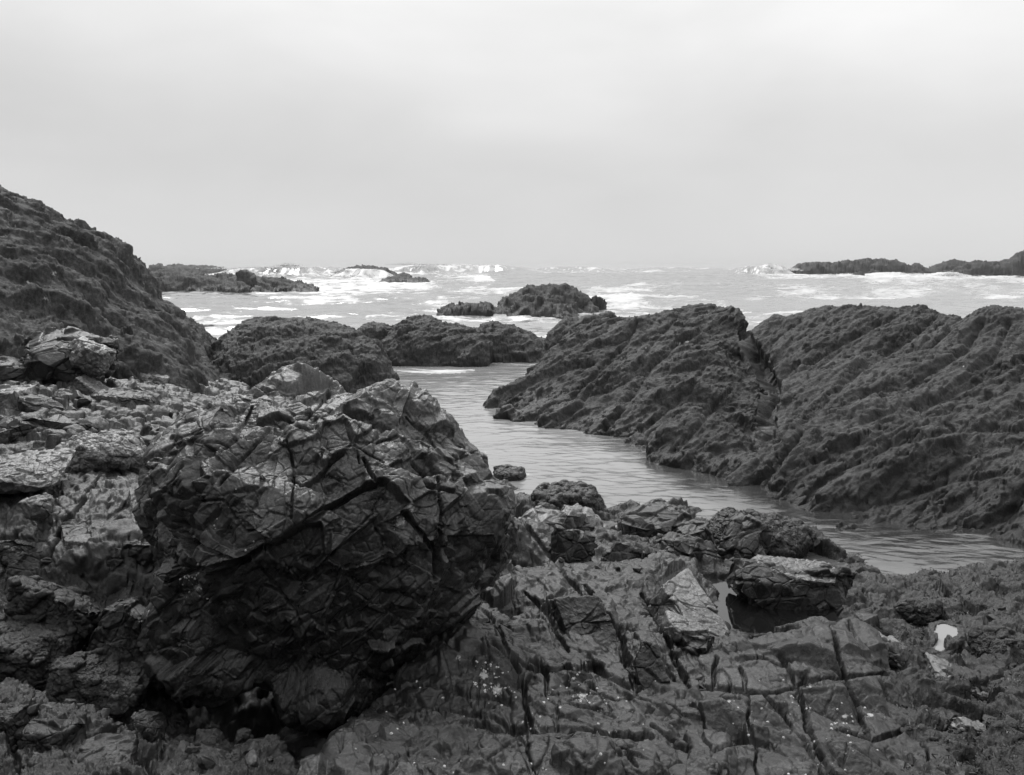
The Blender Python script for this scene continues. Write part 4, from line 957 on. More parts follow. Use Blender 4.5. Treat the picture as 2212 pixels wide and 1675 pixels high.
# ------------------------------------------------------------------ BIG BOULDER
BP = [(620,784,5.3),(578,796,5.2),(540,838,5.1),(665,797,5.35),(700,838,5.3),(760,866,5.2),(860,862,5.2),(925,866,5.15),(965,885,5.1),(998,915,4.95),(1008,950,4.9),(1013,985,4.85),(1050,1015,4.7),(1090,1060,4.6),(1100,1110,4.5),(1062,1170,4.4),(1036,1240,4.4),(960,1310,4.3),(900,1380,4.2),(820,1480,4.25),(745,1595,4.25),
  (495,868,4.95),(445,882,4.85),(388,915,4.7),(330,975,4.5),(295,1040,4.45),(286,1085,4.4),(320,1150,4.4),(350,1230,4.4),(325,1330,4.2),(325,1450,4.25),(350,1600,4.25),
  (610,880,4.85),(600,930,4.6),(500,950,4.35),(420,1000,4.22),(620,1000,4.15),(560,1100,3.93),(590,1165,3.88),(470,1200,4.0),(750,990,4.2),(850,950,4.45),(930,1000,4.35),(960,1080,4.15),(1040,1100,4.3),
  (620,1235,4.08),(760,1130,4.04),(860,1100,4.02),(700,1300,4.08),(850,1250,4.1),(960,1230,4.2),(600,1400,4.25),(500,1350,4.2),(750,1400,4.2),(650,1600,4.4),(450,1480,4.4),(550,1500,4.45),(420,1300,4.2),(400,1100,4.15)]
BC = PY(700, 1180, 4.85)
A3 = np.array([PY(*p) for p in BP]) - BC
ra = np.linalg.norm(A3, axis=1); da = A3 / ra[:, None]
ell = lambda d: 1 / np.sqrt((d[:, 0] / .85)**2 + (d[:, 1] / .7)**2 + (d[:, 2] / .72)**2)
fd, _ = cube_sphere(5); fd = fd[(fd @ da.T).max(1) < .9]
V, Fc = cube_sphere(int(400 / Q))
ad = np.concatenate([da, fd]); av = np.concatenate([ra, ell(fd)])
rr = np.empty(len(V))
for s in range(0, len(V), 40000):       # smooth spherical average of the measured radii
    k = np.exp((V[s:s + 40000] @ ad.T - 1) / .012); rr[s:s + 40000] = (k @ av) / k.sum(1)
V = BC + V * (np.maximum(rr, .3) * .955 - .01)[:, None]
crk_b = [([(455,1233),(531,1208),(588,1181),(645,1143),(695,1102),(759,1071),(809,1045)],0.038,0.160),([(626,1040),(649,1052),(691,1041),(715,1005),(740,985)],0.021,0.064),([(782,987),(813,1037),(850,1045)],0.028,0.080),
  ([(618,950),(634,1007),(630,1083),(626,1121)],0.015,0.056),([(467,1052),(509,1007),(554,961),(592,925)],0.021,0.064),([(478,976),(512,950),(547,874)],0.021,0.056),([(414,955),(440,925),(470,895)],0.017,0.064),
  ([(436,1079),(478,1083),(509,1128),(531,1155),(581,1143)],0.017,0.056),([(509,1113),(547,1108),(570,1118)],0.010,0.024),([(581,1193),(630,1231),(655,1260)],0.014,0.040),([(645,1265),(702,1208),(759,1147),(813,1109)],0.013,0.040),
  ([(699,1303),(737,1227),(797,1216),(847,1197)],0.013,0.032),([(813,1143),(835,1189),(851,1223)],0.017,0.056),([(778,1326),(835,1261),(904,1212)],0.008,0.024),([(866,1105),(911,1151),(942,1197),(944,1254)],0.035,0.112),
  ([(562,1223),(600,1273),(638,1326),(660,1400)],0.014,0.040),([(664,910),(690,880),(715,850)],0.017,0.048),([(600,900),(660,925),(720,915)],0.021,0.048),([(740,900),(760,945),(775,1000)],0.014,0.040),([(720,985),(760,960),(830,1000)],0.014,0.040),
  ([(880,900),(930,960),(990,1010)],0.017,0.048),([(890,1000),(925,1045),(985,1060)],0.028,0.080),([(947,1030),(960,1110),(950,1200)],0.021,0.064),([(600,1400),(700,1420),(800,1360),(900,1260)],0.010,0.032),([(480,1300),(560,1380),(640,1420)],0.008,0.024),([(400,1150),(440,1190),(500,1210)],0.021,0.056),
  ([(360,1260),(420,1230),(470,1236)],0.021,0.056),([(640,1480),(740,1400),(860,1300)],0.008,0.024)]
plt_b = [([(319,982),(345,940),(360,923),(398,900),(450,878),(478,874),(448,923),(391,950)],(-.5,-.35,.85),.05),
  ([(319,986),(391,954),(417,947),(410,991),(379,1014),(341,1007)],(-.1,-1,-.45),.0),
  ([(493,1014),(500,985),(512,957),(554,938),(590,934),(607,991),(600,1022),(547,1060),(509,1052)],(.1,-.8,.55),.05),
  ([(512,957),(530,938),(550,926),(590,925),(560,940),(535,955)],(-.35,-.3,.9),.06),
  ([(425,1045),(471,1022),(509,1054),(547,1064),(619,1040),(623,1121),(577,1151),(509,1132),(478,1083),(436,1075)],(-.1,-.8,.5),.0),
  ([(634,991),(655,982),(683,976),(699,1014),(676,1045),(645,1045)],(0,-.9,.4),.06),
  ([(664,1067),(690,1035),(714,1007),(756,976),(786,1014),(775,1060),(714,1086)],(.1,-.8,.55),.07),
  ([(607,803),(664,815),(702,847),(664,912),(607,885),(554,850)],(0,-.55,.83),.02),
  ([(501,896),(554,847),(577,812),(607,803),(554,850),(493,880)],(-.5,-.3,.8),.02),([(505,900),(560,860),(600,885),(560,910),(500,950),(480,960)],(-.35,-.55,.75),.03),
  ([(319,1067),(379,1033),(429,1075),(410,1113),(478,1159),(471,1193),(379,1143),(341,1113)],(-.2,-1,-.35),.0),
  ([(828,938),(850,928),(873,942),(881,991),(847,1007),(816,976)],(.2,-.75,.6),.05),
  ([(870,1094),(919,1067),(946,1083),(953,1140),(930,1159),(892,1121)],(.1,-.8,.5),.06),([(820,1132),(866,1109),(900,1140),(892,1170),(835,1189)],(0,-.85,.5),.05),
  ([(911,991),(972,1014),(980,1048),(919,1029)],(.2,-.5,.85),.04),([(588,1189),(653,1146),(695,1136),(702,1200),(649,1255)],(0,-1,.12),.0),
  ([(702,847),(760,868),(720,900),(664,912)],(.2,-.6,.75),.0),([(760,866),(860,862),(930,868),(960,890),(900,925),(800,915)],(.1,-.6,.78),.0),
  ([(930,868),(980,895),(1008,950),(1010,985),(950,970),(905,925)],(.4,-.65,.6),.0),([(1010,985),(1050,1012),(1090,1060),(1020,1060),(960,1010)],(.35,-.65,.62),.0),
  ([(985,1060),(1090,1062),(1102,1108),(1065,1170),(1000,1150)],(.3,-.9,.3),.0),([(740,915),(830,920),(850,930),(828,938),(816,976),(760,975),(720,950)],(0,-.7,.7),.0),
  ([(700,930),(745,925),(765,975),(714,1000),(690,965)],(-.2,-.7,.65),.02),([(600,925),(690,915),(700,960),(655,975),(620,950)],(-.1,-.55,.8),.03),
  ([(881,940),(945,975),(1000,1020),(970,1020),(905,990)],(.3,-.65,.7),.0),([(847,1007),(905,995),(925,1045),(870,1060),(815,1040)],(.1,-.9,.4),.0),
  ([(760,1065),(815,1045),(866,1095),(820,1130),(765,1140),(705,1110)],(0,-.9,.3),-.02),([(286,1060),(340,1020),(380,1035),(320,1070),(330,1120),(295,1110)],(-.5,-.75,.3),.0),
  ([(478,1083),(509,1132),(577,1155),(590,1170),(520,1190),(475,1165),(415,1110)],(-.1,-.98,.1),.02),([(345,1010),(415,945),(470,905),(490,915),(440,970),(400,1020)],(-.35,-.65,.7),.0),
  ([(430,985),(478,925),(500,910),(512,955),(495,1010),(470,1025),(425,1040)],(-.15,-.78,.6),.01),
  ([(470,1240),(560,1200),(640,1262),(600,1300),(520,1330),(450,1300)],(-.1,-1,-.1),.0),([(600,1300),(649,1260),(702,1215),(737,1227),(700,1310),(660,1400)],(0,-1,-.15),.0),
  ([(705,1200),(813,1115),(830,1190),(740,1225)],(.05,-1,.1),.0),([(743,1230),(850,1200),(920,1215),(830,1265),(775,1325),(705,1310)],(0,-1,-.12),.01),
  ([(700,1320),(775,1330),(835,1265),(910,1215),(950,1250),(900,1330),(840,1380),(710,1400)],(.1,-1,-.3),.0),
  ([(450,1310),(530,1335),(600,1310),(640,1390),(560,1420),(470,1400)],(-.1,-1,-.3),.0),([(340,1250),(450,1240),(440,1300),(455,1400),(390,1430),(335,1380)],(-.4,-1,-.2),.0),
  ([(835,1190),(892,1172),(935,1165),(942,1250),(915,1210),(850,1200)],(.1,-.98,.1),.0),
  ([(950,1160),(1040,1160),(1035,1240),(960,1310),(945,1250)],(.35,-.95,-.2),-.06)]
S_bo = frame((.62, -.1, .7), (-.5, -.3, .6))
RD = V - BC; RD /= np.linalg.norm(RD, axis=1)[:, None]
V = finish(V, Fc, [bf(a=(.07, .20), b=(.04, .10), u=(.62, -.05, .7), seed=151, low=.95, gap=.025, off=(-.015, .03), cover=4, D=RD, tilt=.12, poly=True, ctrl=np.array(BP, float), omax=.35, lean=np.array([-.03, 0, .05]), th=(.5, .9), tmax=.09), bf(a=(.04, .12), b=(.025, .06), u=(.62, -.05, .7), seed=155, gap=.010, off=(-.008, .010), cover=2.0, D=RD, tilt=.08, th=(.5, .9), tmax=.035), lv(S_bo, (.46, .18, .16), 0, 0, .004, .045, .014, 152, .35, .02), lv(rotm(.5, .8, 1), (.17, .08, .08), 0, 0, .002, .06, .007, 153, .4, .01)],
  [(5, .006, 4, False), (22, .003, 3, False)], crk_b, plt_b, .15, 2)
V, Fc, _ = trim(V, Fc, .3); STORE['b'] = (V, Fc)
tag(mesh_obj('boulder', V, Fc, M_boul, loc=base_loc(V), attrs={'lichen': lichen_at(V, [(865,1128,14),(890,1098,12),(655,1105,5),(840,962,10),(425,1268,12),(418,1160,5),(760,1020,3)])}),
    'biggest dark foreground boulder, layered above and overhanging a black hollow below', 'boulder'); print('boulder', len(V), round(time.time() - T0, 1))

# ------------------------------------------------------------------ SEPARATE BLOCKS AND STONES
def block(label, px, py, z, wpx, hpx, dm, rot, seed, mat, cuts=6, name='rock', rough=.5, p=30, group='loose rocks and blocks on the foreshore', spots=None, boxy=1.0):
    r = np.random.default_rng(seed); c = PZ(px, py, z); Y = c[1]; s = math.hypot(c[1], c[2] - EYE) / F
    rx, rz = wpx / 2 * s, hpx / 2 * s; ry = rx * dm
    n = int(np.clip(max(wpx, hpx) / 1.5, 30, 190) / Q); V, Fc = cube_sphere(n)
    Rm = rotm(*[R(a) for a in rot])
    pl = [(np.array(v, float), d) for v, d in (((1,0,0),1),((-1,0,0),1),((0,1,0),1),((0,-1,0),1),((0,0,1),1),((0,0,-1),1))]
    pl = [(v + r.normal(size=3) * .16, d * boxy * r.uniform(.85, 1.05)) for v, d in pl]
    for k in range(cuts):
        v = r.normal(size=3); v /= np.linalg.norm(v); pl.append((v, r.uniform(.82, 1.15)))
    s_ = 0
    for v, d in pl:
        v = v / np.linalg.norm(v); s_ = s_ + (np.maximum(V @ v, 0) / d)**p
    V = V * (s_**(-1 / p))[:, None]
    # facets are laid out on the unit shape, then stretched and turned
    V = (V * np.array([rx, ry, rz])) @ Rm.T + c
    m = min(rx, rz)
    V = finish(V, Fc, [jt(rotm(r.random(), r.random(), r.random() * 3), (m * 1.5, m * .9, m * .8), seed + 500, off=m * .04, cd=m * .05, cw=.05, mx=m * .12, amt=.9), lv(rotm(.5, .3, r.random() * 3), (m * 1.1, m * .55, m * .5), 0, 0, m * .015, .05, m * .06, seed + 700, .35, m * .06)],
        [(1.6 / m, m * .035 * rough, 4, rough > 1.5), (6 / m, m * .012 * rough, 3, rough > 1.5)])
    loc = np.array([c[0], c[1], V[:, 2].min()])
    o = mesh_obj(name, V, Fc, mat, loc=loc, attrs={'lichen': lichen_at(V, spots)} if spots else None)
    tag(o, label, 'rock', group); return o
B = block
B('broad flat faced dark block on the near bank of the channel', 1400, 1142, .28, 140, 90, 1.0, (10, -8, 20), 1, M_slab)
B('dark upright block just below the broad block on the channel bank', 1475, 1205, .42, 120, 105, .9, (5, 12, 35), 2, M_slab)
B('narrow leaning block right of the dark upright block', 1515, 1180, .4, 60, 120, 1.2, (0, -22, 10), 3, M_grey)
B('dark weedy hump of rock at the water edge beside the big boulder', 1225, 1090, .1, 165, 80, .8, (0, 4, 5), 4, M_weed, 9, rough=2.6, p=8)
B('small dark stone standing alone in the channel water', 1098, 1032, .02, 70, 42, .8, (0, 5, 10), 5, M_weed, 8, rough=2.4, p=8)
B('rounded weedy hummock at the channel bank left of the widest water', 1640, 1160, .15, 220, 90, .7, (4, 8, 0), 6, M_weed, 9, rough=2.4, p=8)
B('pale pointed block in front of the rounded weedy hummock', 1600, 1195, .38, 100, 110, .9, (8, -16, 30), 7, M_grey)
B('thin bright sliver of rock leaning on the pointed block', 1640, 1200, .4, 26, 44, 1.2, (0, -35, 15), 8, M_pale_sheen)
B('flat topped pale block overhanging the rock pool with a black front', 1695, 1280, .56, 215, 112, .5, (6, 5, -6), 9, M_slab)
B('pale cap stone lying on the block over the rock pool', 1715, 1238, .70, 170, 26, .55, (4, 4, -4), 10, M_pale_sheen)
B('square tilted block with a smooth grey face above the long pale slab', 1338, 1222, .80, 88, 100, .8, (-22, 8, 6), 11, M_slab, 3)
B('smaller square block right of the smooth grey tilted one', 1432, 1232, .68, 80, 74, .8, (-20, 8, 25), 12, M_slab, 3)
B('pale low rock between the big boulder and the weedy hump', 1180, 1140, .6, 110, 70, 1.0, (5, 10, 20), 13, M_pale_sheen)
B('pale ridged rock just right of the pale low rock', 1250, 1135, .6, 90, 80, 1.1, (5, 18, 10), 14, M_pale_sheen)
B('grey stone below the two pale ridged rocks', 1240, 1190, .72, 90, 80, 1.0, (0, 15, 20), 15, M_slab)
B('bright rounded stone at the upper right of the cracked outcrop', 1918, 1402, .76, 84, 62, .9, (5, 8, 10), 16, M_pale_sheen, 8, p=7)
B('thin pale ledge stone in the dark weed at lower right', 2085, 1490, .62, 130, 44, 1.2, (-8, 14, -20), 17, M_pale_sheen)
B('small pale stone near the lower right corner', 2105, 1588, .72, 80, 50, 1.0, (-10, 20, 0), 18, M_pale_sheen)
B('dark weedy stone right of the bright puddles', 2168, 1410, .58, 110, 66, .9, (0, 0, 15), 19, M_weed, 9, rough=2.4, p=8)
B('weedy stone at the head of the bright puddles', 1985, 1325, .42, 90, 60, .9, (0, 0, 40), 20, M_weed, 9, rough=2.4, p=8)
B('dark wet stone in the shadowed gully at lower right', 2040, 1570, .6, 120, 70, 1, (0, 10, 30), 21, M_slab)
B('large grey block perched under the left cliff with a pale broken corner', 150, 780, 1.72, 170, 105, .9, (6, 6, 12), 22, M_grey)
B('pale flaking slab on the right corner of the perched grey block', 200, 772, 1.80, 85, 62, 1.0, (10, 30, 20), 23, M_pale_sheen, rough=1.6)
B('grey rock left of the perched block under the cliff', 60, 772, 1.7, 110, 60, 1.0, (0, 5, 40), 24, M_grey)
B('rock at the left edge below the perched block', 45, 812, 1.52, 150, 70, .9, (0, 5, 10), 25, M_grey)
B('small squarish stone wedged under the perched block', 155, 820, 1.5, 34, 30, 1, (0, 20, 30), 26, M_pale_sheen)
B('long grey splinter of rock leaning below the perched block', 205, 842, 1.42, 90, 22, 1, (0, 32, 10), 27, M_grey)
B('pale flat flake right of the perched block', 330, 818, 1.25, 80, 26, 1, (0, 12, 10), 28, M_pale_sheen)
B('rounded grey hump at the far left behind the wedge stones', 20, 880, 1.52, 110, 80, 1, (0, 0, 10), 29, M_pale_sheen)
B('middle grey rounded rock on the broken shelf', 85, 885, 1.5, 90, 60, 1, (0, 0, 30), 30, M_grey)
B('long low rock along the back of the broken shelf', 260, 870, 1.35, 170, 50, .8, (0, 2, 8), 31, M_grey)
B('left wedge shaped grey stone with a pale upper edge', 40, 945, 1.58, 110, 95, .9, (-10, 22, 20), 32, M_slab)
B('right wedge shaped grey stone with a pale upper edge', 135, 945, 1.55, 120, 90, .9, (-8, 16, -10), 33, M_slab)
B('bright flat slab at the left edge over a dark recess', 45, 1022, 1.62, 190, 50, .9, (6, -8, 0), 34, M_pale_sheen, 4)
B('lumpy pale topped rock between the bright flat slab and the boulder', 215, 985, 1.6, 170, 95, .8, (0, -4, 10), 35, M_pale_sheen, 9, rough=1.8)
B('low grey rock touching the left side of the boulder', 305, 985, 1.5, 90, 80, .9, (0, 4, 0), 36, M_grey)
B('small pale stone in the crack at the left of the flat grey top', 85, 1100, 1.5, 60, 60, 1, (0, 0, 30), 37, M_pale_sheen, 8, p=7)
B('smooth rounded stone at the lower left corner', 115, 1600, .98, 120, 110, .9, (0, 12, 0), 38, M_slab, 6, p=6)
B('curved upright stone in front of the black hollow', 310, 1600, .9, 80, 130, .9, (0, 14, 0), 39, M_slab, 6, p=6)
B('leaning dark stone at the bottom left edge', 20, 1600, 1.0, 60, 130, 1, (0, -16, 0), 40, M_slab)
B('low flat stone at the bottom left behind the curved stone', 230, 1650, .98, 120, 60, 1, (0, 0, 20), 41, M_slab)
B('small rounded stone lying at the lip of the black hollow', 450, 1600, .82, 58, 40, 1, (0, 0, 0), 42, M_grey, 8, p=6)
B('tiny upright stone beside the small rounded one at the hollow', 520, 1600, .82, 30, 50, 1, (0, 8, 0), 43, M_grey, 8, p=6)
B('grey stone at the bottom edge below the black hollow', 560, 1655, .88, 120, 80, 1, (0, -6, 10), 44, M_slab)
B('broken stone at the bottom edge left of the grey stone', 440, 1655, .9, 90, 60, 1, (0, 10, 50), 45, M_slab)
B('dark ridged rock below the outcrop flat top at left', 60, 1420, .98, 160, 110, .9, (0, 12, 10), 46, M_weed, rough=1.8)
B('weedy rock in the gully left of the black hollow', 220, 1480, .85, 170, 90, .9, (0, 16, 0), 47, M_weed, rough=2.0)
B('dark rough rock face at the left edge below the flat grey top', 40, 1235, 1.14, 150, 120, .8, (-20, 10, 10), 48, M_weed, rough=1.6)
B('dark cracked rock in the middle below the flat grey top', 150, 1235, 1.16, 150, 110, .8, (-24, -6, -10), 49, M_slab, rough=1.2)
B('dark rock wedged between the flat grey top and the biggest boulder', 270, 1235, 1.18, 120, 120, .8, (-20, 14, 20), 50, M_slab, rough=1.2)
B('sloping dark rock with a rough face low at the left', 130, 1340, 1.04, 190, 110, .8, (-16, 18, 0), 51, M_weed, rough=1.6)
B('dark angular rock leaning on the lower left of the biggest boulder', 270, 1370, 1.0, 130, 140, .9, (-10, 24, 10), 52, M_slab, rough=1.2)
print('blocks', round(time.time() - T0, 1))

def slab(label, poly, nrm, zc, thick, seed, mat, th=.12, group='loose rocks and blocks on the foreshore'):
    h = hull2(poly); cx, cy = np.mean(h, 0); c0 = PZ(cx, cy, zc); n = np.array(nrm, float); n /= np.linalg.norm(n); eye = np.array([0, 0, EYE])
    pts = []
    for x, y in h:
        d = ray(x, y); s = ((c0 - eye) @ n) / (d @ n); pts.append(eye + d * s)
    pts = np.array(pts); cc = pts.mean(0) - n * thick / 2; pl = [(n, (c0 - cc) @ n), (-n, thick / 2)]
    for k in range(len(pts)):
        p, q = pts[k], pts[(k + 1) % len(pts)]; e = (q - p) / np.linalg.norm(q - p); o = np.cross(e, n)
        if o @ (p - pts.mean(0)) < 0: o = -o
        m = o * math.cos(th) + n * math.sin(th); pl.append((m, m @ (p - cc)))
    D, Fc = cube_sphere(int(150 / Q)); s_ = 0
    for m, d in pl: s_ = s_ + (np.maximum(D @ m, 0) / d)**44
    V = cc + D * (s_**(-1 / 44))[:, None]; sz = thick
    V = finish(V, Fc, [lv(rotm(.4, .3, seed), (.26, .15, .12), 0, 0, .005, .05, .014, seed + 800, .35, .025), lv(rotm(.5, .8, 1), (.09, .05, .05), 0, 0, .0015, .03, .004, seed, .4, .01)], [(7, .008, 4, False), (25, .003, 3, False)])
    tag(mesh_obj('rock', V, Fc, mat, loc=np.array([cc[0], cc[1], V[:, 2].min()])), label, 'rock', group)
slab('long pale slab sloping down to the near corner of the rock pool', [(1430,1264),(1487,1226),(1596,1390),(1556,1408),(1475,1335)], (.25, -.35, .9), 1.01, .3, 1, M_pale_sheen)  # pale colour carries the sky's brightness on this face
slab('upright pale topped column of rock below the long pale slab', [(1462,1352),(1540,1372),(1528,1400),(1490,1398),(1470,1372)], (-.05, -.3, 1), 1.05, .4, 2, M_slab, th=.05)
slab('bright thin flake lying on the pale column below the long slab', [(1440,1322),(1500,1345),(1545,1372),(1520,1382),(1470,1366),(1448,1345)], (.05, -.3, 1), 1.08, .06, 3, M_pale_sheen)
slab('thin pale edged slab along the near rim of the rock pool', [(1590,1402),(1640,1386),(1760,1360),(1800,1364),(1720,1384),(1650,1400)], (0, -.12, 1), .93, .08, 4, M_pale_sheen)
slab('leaning wedge with sky sheen coloured into its face on the left shoulder of the biggest boulder', [(319,983),(345,942),(398,900),(478,873),(448,922),(392,952)], (-.42, -.42, .82), 2.13, .14, 5, M_pale_sheen)
slab('smooth squarish slab with a grey face high on the broad outcrop', [(1196,1292),(1292,1286),(1340,1380),(1345,1440),(1296,1424),(1230,1380)], (-.05, -.62, .7), 1.05, .12, 6, M_slab)
slab('tall flat faced slab in the middle of the broad outcrop', [(1369,1424),(1391,1384),(1413,1391),(1457,1501),(1424,1528),(1380,1472)], (-.1, -.75, .6), 1.10, .12, 7, M_slab)
slab('pale low slab in the front of the blocky outcrop at the bottom edge', [(1146,1592),(1267,1582),(1340,1600),(1377,1650),(1320,1700),(1160,1700)], (0, -.35, .93), 1.12, .1, 8, M_slab)

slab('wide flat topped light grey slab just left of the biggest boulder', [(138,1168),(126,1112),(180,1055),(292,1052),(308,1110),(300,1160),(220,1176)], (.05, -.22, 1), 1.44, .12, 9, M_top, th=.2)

# ------------------------------------------------------------------ POOLS
def pool(label, poly, z, cat='rock pool', mat=None):
    P3 = np.array([PZ(x, y, z) for x, y in poly]); n = len(P3)
    if mat: P3[:, :2] += (P3[:, :2] - P3[:, :2].mean(0)) * .12      # runs a little under the weed
    m = 90; x0, y0 = P3[:, :2].min(0); x1, y1 = P3[:, :2].max(0)
    X, Yg = np.meshgrid(np.linspace(x0, x1, m), np.linspace(y0, y1, m), indexing='ij')
    V = np.stack([X.ravel(), Yg.ravel(), np.full(m * m, z)], 1)
    Fc = grid_faces(m, m)
    if True:
        c = V[Fc].mean(1); k = inpoly(c, P3[:, :2]); Fc = Fc[k]; u, inv = np.unique(Fc, return_inverse=True); V = V[u]; Fc = inv.reshape(Fc.shape)
    tag(mesh_obj('tide_pool', V, Fc, mat or M_pool, loc=base_loc(V), attrs={'foam': np.zeros(len(V)), 'milk': np.full(len(V), 1.0 if mat else 0.0)}), label, cat)  # full milk on puddles paints their sky glare
pool('dark still rock pool below the overhanging block', [(1500,1270),(1560,1380),(1590,1400),(1650,1392),(1720,1380),(1800,1350),(1810,1335),(1795,1300),(1760,1270),(1600,1250)], .50)
pool('upper of the two bright puddles in the weed at right', PUD[0], PZL, 'puddle', M_puddle_glare)
pool('lower and smaller of the two bright puddles in the weed', PUD[1], PZL, 'puddle', M_puddle_glare)

# ------------------------------------------------------------------ SEAWEED: small wet fronds lying over the weedy rock
def fronds(label, key, n, seed, avoid=()):
    V, Fc = STORE[key]; r = np.random.default_rng(seed); N = normals(V, Fc)
    P = proj(V); okf = (P[Fc[:, 0], 0] > -40) & (P[Fc[:, 0], 0] < W0 + 60) & (P[Fc[:, 0], 1] < H0 + 40) & (V[Fc[:, 0], 2] > .0)
    for pl in avoid:
        q = np.array([PZ(x, y, PZL) for x, y in pl]); qq = np.stack([V[:, 0], V[:, 1], np.full(len(V), F)], 1)
        okf &= polydist(qq, q[:, :2])[Fc[:, 0]] < -.03
    ar = np.linalg.norm(np.cross(V[Fc[:, 2]] - V[Fc[:, 0]], V[Fc[:, 3]] - V[Fc[:, 1]]), axis=1) * okf
    ar *= (perlin(V[Fc[:, 0]] * 2.5) > -.12)
    pk = Fc[r.choice(len(Fc), n, p=ar / ar.sum()), 0]; c = V[pk]; nr = N[pk]
    dn = np.tile([0., 0, -1.], (n, 1)) + r.normal(size=(n, 3)) * .7; dn -= nr * (dn * nr).sum(1)[:, None]; dn /= np.linalg.norm(dn, axis=1)[:, None]
    sd = np.cross(nr, dn); Ln = r.uniform(.012, .045, n)[:, None]; wd = r.uniform(.0015, .0045, n)[:, None]
    K = 5; ring = []
    bend = r.normal(size=(n, 1)) * .5
    for k in range(K):
        t = k / (K - 1); lift = (.012 * math.sin(math.pi * t) + .004) * r.uniform(.5, 1.8, (n, 1))
        p = c + dn * Ln * t + sd * Ln * bend * t * t + nr * lift; wk = wd * (math.sin(math.pi * (.12 + .8 * t)))
        tw = nr * wk * r.normal(size=(n, 1)) * .5
        ring += [p - sd * wk - tw, p + sd * wk + tw]
    VV = np.stack(ring, 1).reshape(-1, 3); b = np.arange(n)[:, None] * 2 * K
    FF = np.concatenate([np.stack([b[:, 0] + 2 * k, b[:, 0] + 2 * k + 1, b[:, 0] + 2 * k + 3, b[:, 0] + 2 * k + 2], 1) for k in range(K - 1)])
    o = mesh_obj('seaweed', VV, FF, M_kelp, loc=base_loc(VV)); tag(o, label, 'seaweed', kind='stuff')
fronds('dark wet seaweed draped over the slope at lower right', 'slope', 4000, 1, PUD)
fronds('dark seaweed fringe along the near bank of the channel', 'apron', 2000, 2)

# barnacles and limpet shells: small pale cones on the foreground rock
def shells(label, spots, seed, on):
    r = np.random.default_rng(seed); V, N = on; P = proj(V); fr = (N * (np.array([0, 0, EYE]) - V)).sum(1) > 0
    Vs, Fs = [], []; b = 0; k = 7; an = np.arange(k) / k * 6.2832
    for x, y, sp_, n in spots:
        m = np.where(fr & (np.abs(P[:, 0] - x) < sp_) & (np.abs(P[:, 1] - y) < sp_))[0]
        if len(m) == 0: continue
        for i in r.choice(m, n):
            q = r.uniform(.003, .008); nn_ = N[i]; u = np.cross(nn_, [.3, .2, 1]); u /= np.linalg.norm(u); v = np.cross(nn_, u)
            ring = V[i] + (np.cos(an)[:, None] * u + np.sin(an)[:, None] * v) * q * r.uniform(.8, 1.2, (k, 1)) - nn_ * .002
            ring2 = V[i] + (ring - V[i]) * .45 + nn_ * q * .7; Vs += [ring, ring2]
            Fs.append(np.array([[b + j, b + (j + 1) % k, b + k + (j + 1) % k, b + k + j] for j in range(k)] + [[b + k, b + k + 1, b + k + 3, b + k + 5]])); b += 2 * k
    if not Vs: return
    Vs = np.concatenate(Vs); tag(mesh_obj('barnacles', Vs, np.concatenate(Fs), M_barn, loc=base_loc(Vs)), label, 'barnacles', kind='stuff')

for key, lab, sd, sp_ in (('c', 'tiny white barnacles sprinkled over the broad fractured outcrop', 1, [(1075, 1480, 40, 40), (1258, 1503, 25, 18), (1050, 1455, 30, 25), (1200, 1600, 120, 40), (1240, 1463, 12, 6), (900, 1600, 140, 30), (1330, 1560, 90, 20)]),
        ('r', 'tiny white barnacles sprinkled over the cracked blocky outcrop', 2, [(1724, 1505, 30, 12), (1826, 1547, 30, 14), (1640, 1530, 80, 20), (1800, 1630, 120, 30)]),
        ('b', 'tiny white barnacles on the underside of the biggest boulder', 3, [(425, 1268, 30, 25), (410, 1235, 25, 14), (865, 1128, 20, 8), (560, 1100, 120, 12)])):
    V, Fc = STORE[key]; shells(lab, sp_, sd, (V, normals(V, Fc)))
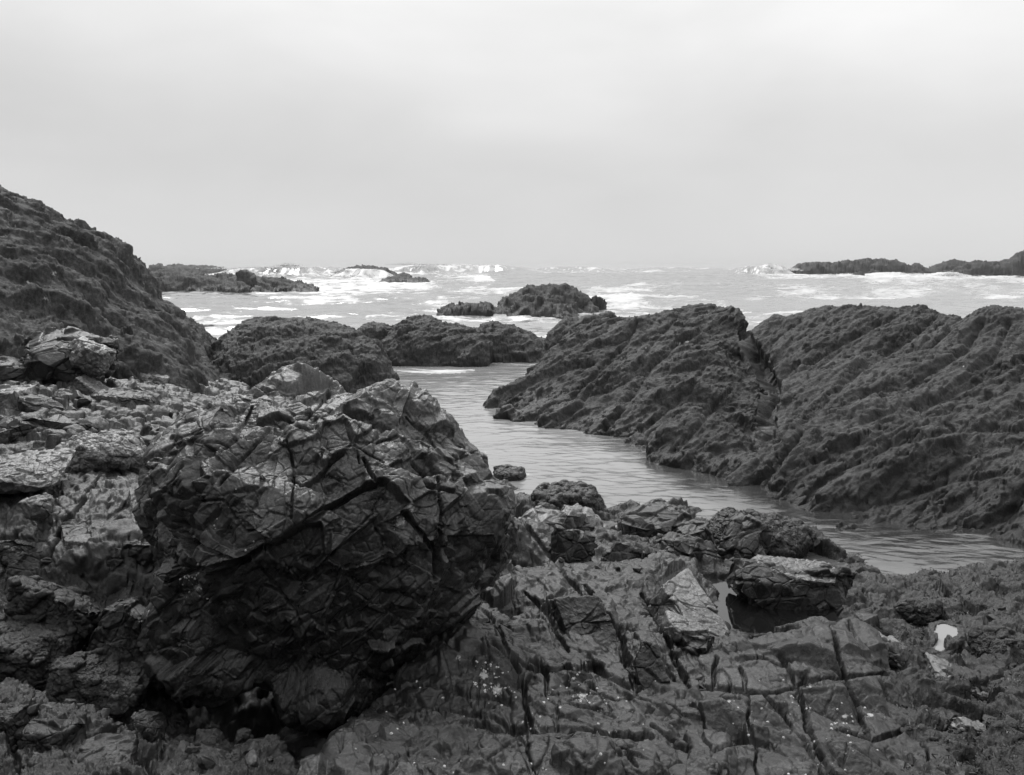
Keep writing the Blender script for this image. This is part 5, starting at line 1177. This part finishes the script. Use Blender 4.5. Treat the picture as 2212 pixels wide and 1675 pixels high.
# loose stones lying in the gullies: six shapes, each stone an object of its own
protos = []
for k in range(6):
    r = np.random.default_rng(900 + k); D0, F0 = cube_sphere(14)
    pl = [r.normal(size=3) for _ in range(11)] + [np.array(v, float) for v in ((1, 0, 0), (-1, 0, 0), (0, 1, 0), (0, -1, 0), (0, 0, 1), (0, 0, -1))]
    s_ = 0
    for v in pl: s_ = s_ + (np.maximum(D0 @ (v / np.linalg.norm(v)), 0) / r.uniform(.7, 1.0))**26
    V0 = D0 * (s_**(-1 / 26))[:, None] * np.array([1, .75, .55]); V0 += V0 * (fbm(V0 * 3 + k * 7, 3) * .05)[:, None]
    protos.append((V0, F0))
meshes = {}
r = np.random.default_rng(77)
for key, x0, x1, y0_, y1_, n, s0, s1 in (('foot', 180, 640, 1560, 1675, 26, .015, .05), ('foot', 0, 260, 1350, 1600, 16, .02, .05), ('slope', 1900, 2212, 1300, 1660, 30, .015, .05), ('shelf', 0, 460, 840, 940, 34, .04, .12), ('apron', 1120, 1880, 1090, 1300, 24, .02, .06), ('c', 1080, 1480, 1130, 1260, 16, .015, .045)):
    V, Fc = STORE[key]; P = proj(V); m = np.where((P[:, 0] > x0) & (P[:, 0] < x1) & (P[:, 1] > y0_) & (P[:, 1] < y1_))[0]
    if len(m) == 0: continue
    for i in r.choice(m, n):
        k = int(r.integers(0, 6)); mt = M_grey if r.random() < .6 else M_slab
        kk_ = (k, mt.name)
        if kk_ not in meshes:
            o = mesh_obj('stone', protos[k][0], protos[k][1], mt); meshes[kk_] = o.data
        else:
            o = bpy.data.objects.new('stone', meshes[kk_]); C.collection.objects.link(o)
        o.location = V[i] + np.array([0, 0, s0 * .3]); o.rotation_euler = tuple(r.uniform(-.6, .6, 2)) + (r.uniform(0, 6.28),)
        q = r.uniform(s0, s1); o.scale = (q, q * r.uniform(.7, 1.1), q * r.uniform(.6, 1.1))
        tag(o, 'small angular loose stone lying in a gully of the foreshore', 'stone', 'small loose stones in the gullies')
print('all', round(time.time() - T0, 1))

# ------------------------------------------------------------------ sea haze
hb = np.array([[x, y, z] for x in (-9500, 9500) for y in (-60, 5200) for z in (-6.0, 16.0)], float)
hf = np.array([[0, 1, 3, 2], [4, 6, 7, 5], [0, 4, 5, 1], [2, 3, 7, 6], [0, 2, 6, 4], [1, 5, 7, 3]])
hm = bpy.data.materials.new('haze'); hm.use_nodes = True; ht = hm.node_tree; ht.nodes.clear()
pv = nn(ht, 'ShaderNodeVolumePrincipled'); pv.inputs['Color'].default_value = (.9, .9, .9, 1); pv.inputs['Density'].default_value = HAZE; pv.inputs['Anisotropy'].default_value = .2
ho = nn(ht, 'ShaderNodeOutputMaterial'); ht.links.new(pv.outputs[0], ho.inputs['Volume'])
if not DEV: tag(mesh_obj('haze', hb, hf, hm, smooth=False), kind='stuff')
